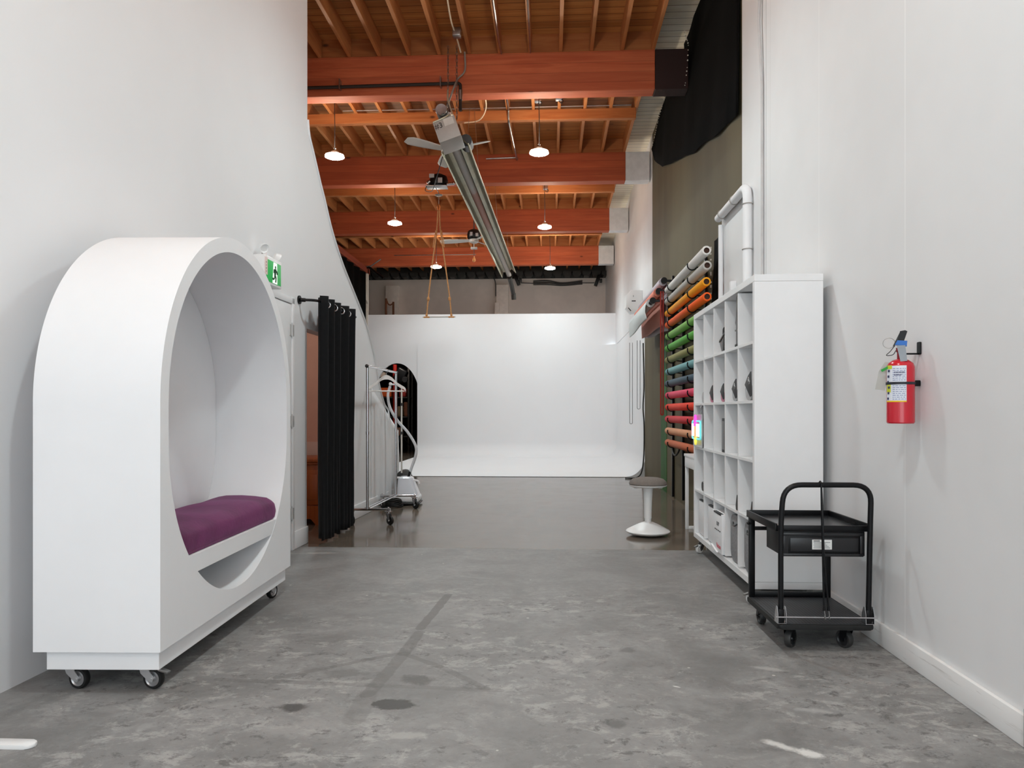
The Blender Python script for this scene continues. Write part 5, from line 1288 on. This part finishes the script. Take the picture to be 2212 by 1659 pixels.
# ---- hoist with the rope swing
hz = Vector((-1.80, 11.82, 4.81))
ho = thing('rope_hoist', 'black motor hoist under the second beam, directly above the rope swing', 'hoist', hz)
MB().lathe([(0.0, -0.07), (0.13, -0.07), (0.15, -0.04), (0.15, 0.03), (0.13, 0.09), (0.07, 0.125), (0.0, 0.13)], seg=28).build('motor', BLACK, ho)
MB().box((-0.20, -0.10, -0.085), (0.14, 0.10, -0.068), 0.004).build('base_plate', STEEL, ho)
MB().box((-0.13, -0.152, 0.035), (-0.05, -0.12, 0.095), 0.003).build('rating_label', MATS['pale grey label'], ho)
MB().box((0.01, -0.158, -0.05), (0.08, -0.145, 0.03), 0.003).build('rating_label', MATS['pale grey label'], ho)
MB().cyl((0.14, -0.06, -0.05), (0.25, -0.06, -0.04), 0.022, seg=16).ball((0.25, -0.06, -0.035), 0.028, 12).build('brake_housing', CHROME, ho)
MB().cyl((-0.17, -0.07, -0.04), (-0.13, -0.07, 0.0), 0.03, seg=14).build('cable_gland', STEEL, ho)
MB().tube([(0.0, -0.0, 0.13), (0.0, 0, 0.19)] + [(0.02 * math.sin(a), 0, 0.215 - 0.02 * math.cos(a)) for a in [0.2 + 4.4 * i / 12 for i in range(13)]], 0.006, 6).build('hook', MATS['copper hook'], ho)
MB().tube(spline([(-0.05, 0, -0.08), (-0.02, 0, -0.13), (0.0, 0, -0.18), (0.0, 0, -0.36)], 6), 0.007, 8).build('cable', STEEL, ho)
MB().lathe([(0.0, -0.012), (0.05, -0.01), (0.065, 0.0), (0.05, 0.01), (0.0, 0.012)], (0, 0, -0.205), 20).build('stop_disc', GREY, ho)
sw = thing('rope_swing', 'natural rope swing with a thin bar hanging from the black hoist', 'swing', hz + Vector((0, 0, -0.42)))
ROPE = mat('manila rope', (206, 150, 96), 0.85, var=0.15, scale=50, bump=0.3)
MB().tube([(0, 0, 0.07), (0.022, 0, 0.03), (0.012, 0, -0.02), (-0.012, 0, -0.02), (-0.022, 0, 0.03)], 0.010, 8, True).build('carabiner', mat('orange sling', (224, 124, 40), 0.5), sw)
for s_, xe in ((-1, -0.195), (1, 0.205)):
    e = MB().tube(spline([(s_ * 0.012, 0, -0.03), (s_ * 0.03, 0, -0.35), (s_ * 0.085, 0, -0.75), (xe * 0.82, 0, -1.36), (xe, 0, -1.72)], 10), 0.0105, 8)
    rp = e.build('rope', ROPE, sw)
    MB().ball((xe * 0.86, 0, -1.45), 0.024, 10, (1, 1, 1.5)).ball((xe, 0, -1.71), 0.02, 10, (1, 1, 1.3)).build('knot', ROPE, rp)
    MB().tube(spline([(s_ * 0.045, 0, -0.35), (s_ * 0.075, 0, -0.50), (s_ * 0.09, 0, -0.62)], 5), 0.007, 6).build('rope_tail', ROPE, rp)
    MB().box((xe - 0.05, -0.012, -1.755), (xe + 0.05, 0.012, -1.73), 0.008).build('bar_wrap', ROPE, rp)
MB().cyl((-0.26, 0, -1.74), (0.27, 0, -1.74), 0.010, seg=14).build('bar', mat('pale bar', (196, 194, 190), 0.45), sw)

# ---- pipes and wires under the roof
IRON = mat('black iron pipe', (52, 44, 40), 0.5, 0.3)
def wire(nm, pts, r, m, label, cat, fil=0.05, sp=False):
    q = spline(pts, 6) if sp else fillet(pts, fil)
    return tag(MB().tube(q, r, 8).build(nm, m), label, cat)
gp = thing('gas_pipe', 'black gas pipe strapped along the lower face of the first beam', 'pipe', (0, 0, 0))
MB().tube(fillet([(-3.4, 8.56, 4.925), (-1.05, 8.56, 4.945), (-1.05, 8.56, 4.62)], 0.04), 0.019, 10).build('pipe_run', IRON, gp)
for x_ in (-2.47, -1.28): MB().box((x_ - 0.006, 8.535, 4.91), (x_ + 0.006, 8.618, 5.02)).build('strap', STEEL, gp)
MB().cyl((-1.05, 8.56, 4.75), (-1.05, 8.56, 4.86), 0.026, seg=12).build('coupling', STEEL, gp)
wire('flexible_cable', [(-1.0, 8.57, 5.31), (-1.0, 8.58, 5.1), (-1.08, 8.57, 5.0), (-1.12, 8.5, 4.86), (-1.20, 8.6, 4.72), (-1.31, 8.9, 4.62), (-1.32, 9.0, 4.5)], 0.011, mat('grey flexible cable', (150, 138, 128), 0.5), 'grey flexible cable curling from the first beam down to the white fan', 'cable', sp=True)
wire('electrical_conduit', [(-2.9, 10.2, 5.325), (-1.3, 10.22, 5.328), (1.1, 10.22, 5.33)], 0.010, STEEL, 'thin grey conduit running along the top of the first purlin', 'conduit')
wire('electrical_conduit', [(-0.585, 7.0, 5.299), (-0.585, 8.3, 5.299), (-0.575, 8.6, 5.299)], 0.012, STEEL, 'pair of pale conduits along a joist near the top edge of the picture, left one', 'conduit')
wire('electrical_conduit', [(-0.236, 7.0, 5.30), (-0.236, 8.6, 5.30)], 0.010, STEEL, 'straight pale conduit along a joist near the top edge, right of the other one', 'conduit')
wire('electrical_conduit', [(-0.585, 8.85, 5.299), (-0.585, 10.2, 5.299), (-0.585, 10.25, 5.155), (-0.54, 11.85, 5.155), (-0.54, 11.98, 5.24), (-0.62, 11.98, 5.24), (-1.05, 11.98, 5.23)], 0.013, STEEL, 'conduit bending from the joists onto the face of the second beam', 'conduit')
wire('white_cable', [(-0.92, 8.9, 5.3), (-0.86, 9.4, 5.22), (-0.86, 9.8, 5.16), (-0.98, 10.1, 5.12), (-1.2, 10.24, 5.14)], 0.009, mat('white cable sheath', (226, 206, 180), 0.5), 'pale loose cable looping from a joist to the first purlin', 'cable', sp=True)
wire('white_cable', [(-1.02, 7.0, 5.29), (-1.06, 7.8, 5.29), (-1.04, 8.1, 5.26), (-1.02, 8.35, 5.2)], 0.009, MATS['white cable sheath'], 'pale cable running down a joist to a junction box before the first beam', 'cable', sp=True)
tag(MB().box((-1.07, 8.0, 5.22), (-0.98, 8.09, 5.31), 0.006).build('junction_box', STEEL), 'round grey junction box on a joist just before the first beam', 'junction box')
wire('thin_cord', [(-1.36, 9.25, 4.33), (-1.52, 9.8, 4.25), (-1.76, 10.9, 4.40), (-1.98, 11.6, 4.62), (-1.96, 11.76, 4.78)], 0.006, DKP, 'thin drooping cord from the white fan back to the black hoist', 'cord', sp=True)
wire('thin_cord', [(-1.62, 13.68, 5.15), (-1.5, 13.9, 4.95), (-1.42, 14.6, 4.85), (-1.5, 14.9, 4.6), (-1.48, 14.6, 4.45)], 0.009, STEEL, 'grey cord curving down from the second purlin to the distant fan', 'cord', sp=True)
wire('electrical_conduit', [(-4.0, 18.742, 5.12), (-2.4, 18.742, 5.12), (-1.9, 18.742, 5.12)], 0.010, STEEL, 'thin conduit along the top of the last beam on the left', 'conduit')
for i, ((x_, y_), lb) in enumerate((((-2.80, 9.42), 'small grey socket box above the left near bay light'), ((-0.17, 9.75), 'small grey socket box with wires above the right near bay light'), ((0.105, 9.7), 'small junction box on a joist right of the near bay light'), ((-2.75, 13.0), 'small socket box above the second left bay light'), ((-0.10, 13.6), 'small socket box above the second right bay light'))):
    j = thing('socket_box', lb, 'socket box', (x_, y_, 5.20))
    MB().box((-0.045, -0.045, 0.0), (0.045, 0.045, 0.105), 0.008).build('box_body', STEEL, j)
    MB().tube(spline([(0.02, 0, 0.02), (0.05, -0.03, -0.02), (0.03, -0.05, -0.06), (0.0, -0.04, -0.03)], 5), 0.007, 6).build('plug_lead', DKP, j)

# ---- on the end wall, above the cyclorama
def spot(px, py, label, a):
    p = ony(px, py, BW - 0.35); t = thing('work_light', label, 'work light', p)
    MB().box((-0.05, -0.14, -0.16), (0.05, 0.02, 0.16), 0.015, rot=Matrix.Rotation(a, 3, 'Y')).build('lamp_body', BLACK, t)
    MB().cyl((0.0, 0.02, 0.0), (0.0, 0.352, 0.0), 0.02, seg=10).build('arm', BLACK, t)
    MB().box((0.06, -0.1, -0.06), (0.14, -0.02, 0.05), 0.01).build('ballast', DKP, t)
spot(1117, 606, 'black work light on the taupe end wall beside the heater exhaust', -0.4)
spot(1290, 607, 'black work light on the taupe end wall near its right end', 0.35)
a_, b_ = ony(1152, 611, BW - 0.02), ony(1258, 610, BW - 0.02)
cb = MB()
for dz, r_ in ((0.05, 0.022), (0.0, 0.022), (-0.05, 0.018)):
    cb.tube(spline([a_ + Vector((0, 0, dz)), a_.lerp(b_, 0.3) + Vector((0, 0, dz * 1.1 - 0.0)), a_.lerp(b_, 0.6) + Vector((0, 0, dz * 0.7 - 0.05)), b_ + Vector((0, 0, dz * 0.9))], 8), r_, 8)
tag(cb.build('hose_bundle', mat('dark grey hose', (72, 68, 64), 0.6)), 'dark bundle of hoses hung across the right of the taupe end wall', 'hose')
tag(MB().tube([ony(x_, y_, BW - 0.05) for x_, y_ in ((1125, 611), (1152, 612), (1258, 611), (1284, 611))], 0.012, 6).build('wall_cable', DKP), 'thin cable joining the two work lights on the end wall', 'cable')
tag(MB().tube(spline([ony(x_, y_, BW - 0.14) for x_, y_ in ((795, 591), (860, 594), (940, 592), (1040, 591), (1062, 597), (1070, 610), (1071, 640))], 6), 0.014, 6).build('wall_cable', DKP), 'long dark cable along the top of the taupe end wall', 'cable')
c1, c2 = ony(833, 678, BW - 0.6), ony(850, 678, BW - 0.6)
ch = thing('wooden_chair', 'top of a wooden chair back peeking over the cyclorama on the left', 'chair', (c1.x, c1.y, 3.3))
w_ = c2.x - c1.x
WD = wood_mat('chair wood', (120, 72, 46), (146, 92, 60), 'Z', 0.6, knots=False)
MB().box((-0.02, 0, 0), (0.04, 0.04, 1.12), 0.01).build('back_post', WD, ch); MB().box((w_ - 0.04, 0, 0), (w_ + 0.02, 0.04, 1.02), 0.01).build('back_post', WD, ch)
MB().tube(spline([(0.03, 0.02, 1.06), (0.07, 0.02, 0.96), (w_ * 0.6, 0.02, 0.93), (w_ - 0.03, 0.02, 0.97)], 6), 0.02, 8).build('top_rail', WD, ch)
MB().box((-0.05, -0.5, -0.08), (w_ + 0.05, 0.05, -0.02), 0.01).build('seat', WD, ch)
for lx_, ly_ in ((-0.03, -0.47), (w_ - 0.01, -0.47), (-0.03, 0.0), (w_ - 0.01, 0.0)): MB().box((lx_, ly_, -0.5), (lx_ + 0.04, ly_ + 0.04, -0.08), 0.006).build('leg', WD, ch)
lf = struct(MB().box((-4.55, 20.4, 2.68), (1.55, 21.85, 2.80)).build('trim_8', mat('loft boards', (120, 104, 90), 0.8), smooth=0))
# loose pale cloth on the post, and clamps
tag(MB().prism([(0, 0), (0.04, -0.02), (0.05, -0.75), (-0.10, -0.45), (-0.16, -0.55), (-0.05, -0.12)], 'XZ', 0, 0.02, 0.004).build('cloth_flap', mat('pale cloth scrap', (206, 200, 190), 0.85), loc=(-4.66, 18.47, 4.60)), 'torn pale cloth flap at the top of the far left post', 'cloth')
cl = thing('spring_clamp', 'dark spring clamps and rigging at the top of the far left post', 'clamp', (-4.62, 18.42, 4.76))
MB().tube([(-0.1, 0, -0.05), (0.05, 0, 0.0), (0.42, 0, -0.28)], 0.03, 8).build('clamp_arm', BLACK, cl); MB().tube([(-0.25, 0, 0.0), (0.1, 0, 0.03), (0.35, 0, 0.2)], 0.018, 8).build('clamp_arm', STEEL, cl)

# ---- things in the dark store room seen through the arch
SYD = 20.3
rs = thing('storage_rack', 'dark metal storage rack inside the arched opening', 'rack', (0, 0, 0))
sx0, sx1 = ony(800, 900, SYD).x, ony(882, 900, SYD).x
DM = mat('dark rack steel', (58, 54, 50), 0.5, 0.3)
for x_ in (sx0, sx1):
    for y_ in (SYD + 0.0, SYD + 0.5): MB().box((x_ - 0.025, y_, 0), (x_ + 0.025, y_ + 0.05, 2.6), 0.003).build('rack_post', DM, rs)
for z_ in (0.42, 0.96, 1.5, 2.05): MB().box((sx0, SYD, z_), (sx1, SYD + 0.55, z_ + 0.035), 0.003).build('rack_shelf', DM, rs)
def sthing(nm, label, cat, px0, px1, py0, py1, c, zmin, dpt=0.3, y=SYD + 0.06):
    a, b = ony(px0, py1, y), ony(px1, py0, y)
    return tag(MB().box((a.x, y, zmin), (b.x, y + dpt, zmin + (b.z - a.z)), 0.03, 3).build(nm, mat(nm + ' colour', c, 0.6, var=0.1)), label, cat)
REDT = mat('bright red cloth', (206, 44, 34), 0.6)
a = ony(853, 860, SYD - 0.12)
tag(MB().cyl((a.x, SYD - 0.12, 0.9), (a.x, SYD - 0.12, 2.42), 0.055, seg=18).cyl((a.x, SYD - 0.12, 0.0), (a.x, SYD - 0.12, 0.9), 0.055, seg=18).build('red_tube', REDT), 'tall red tube standing inside the arched opening', 'tube')
sthing('orange_bag', 'orange bag on the rack inside the arched opening', 'bag', 821, 846, 836, 856, (232, 96, 30), 1.536)
sthing('red_crate', 'red crate on the rack inside the arched opening, right of the orange bag', 'crate', 862, 876, 838, 856, (176, 46, 36), 1.536)
sthing('cream_card', 'cream card box on the upper shelf inside the arched opening', 'box', 818, 831, 808, 819, (226, 206, 190), 2.086)
sthing('brown_panel', 'brown wooden panel on the rack inside the arched opening', 'panel', 872, 882, 845, 876, (150, 90, 60), 0.996, 0.06)
sthing('tan_box', 'tan cardboard box on the lowest shelf inside the arched opening', 'box', 843, 868, 946, 964, (184, 130, 104), 0.456)
sthing('wicker_box', 'small pale box on the middle shelf inside the arched opening', 'box', 858, 869, 916, 938, (190, 160, 124), 0.996, 0.25)
tr = thing('light_stand', 'black lamp head on a stand inside the arched opening', 'light stand', (ony(866, 820, 19.6).x, 19.6, 0))
MB().cyl((0, 0, 0.5), (0, 0, 1.95), 0.018, seg=10).build('pole', BLACK, tr)
MB().box((-0.16, -0.08, 1.92), (0.14, 0.14, 2.28), 0.05, 3, rot=Matrix.Rotation(0.5, 3, 'Y')).build('lamp_body', BLACK, tr)
MB().lathe([(0.0, 0.0), (0.07, 0.0), (0.085, 0.05), (0.0, 0.06)], (0.12, -0.1, 1.98), 18, 'Y').build('lens', DKP, tr)
for a_ in (0.4, 2.5, 4.6): MB().cyl((0, 0, 0.55), (0.38 * math.cos(a_), 0.38 * math.sin(a_), 0.0), 0.012, seg=8).build('leg', BLACK, tr)
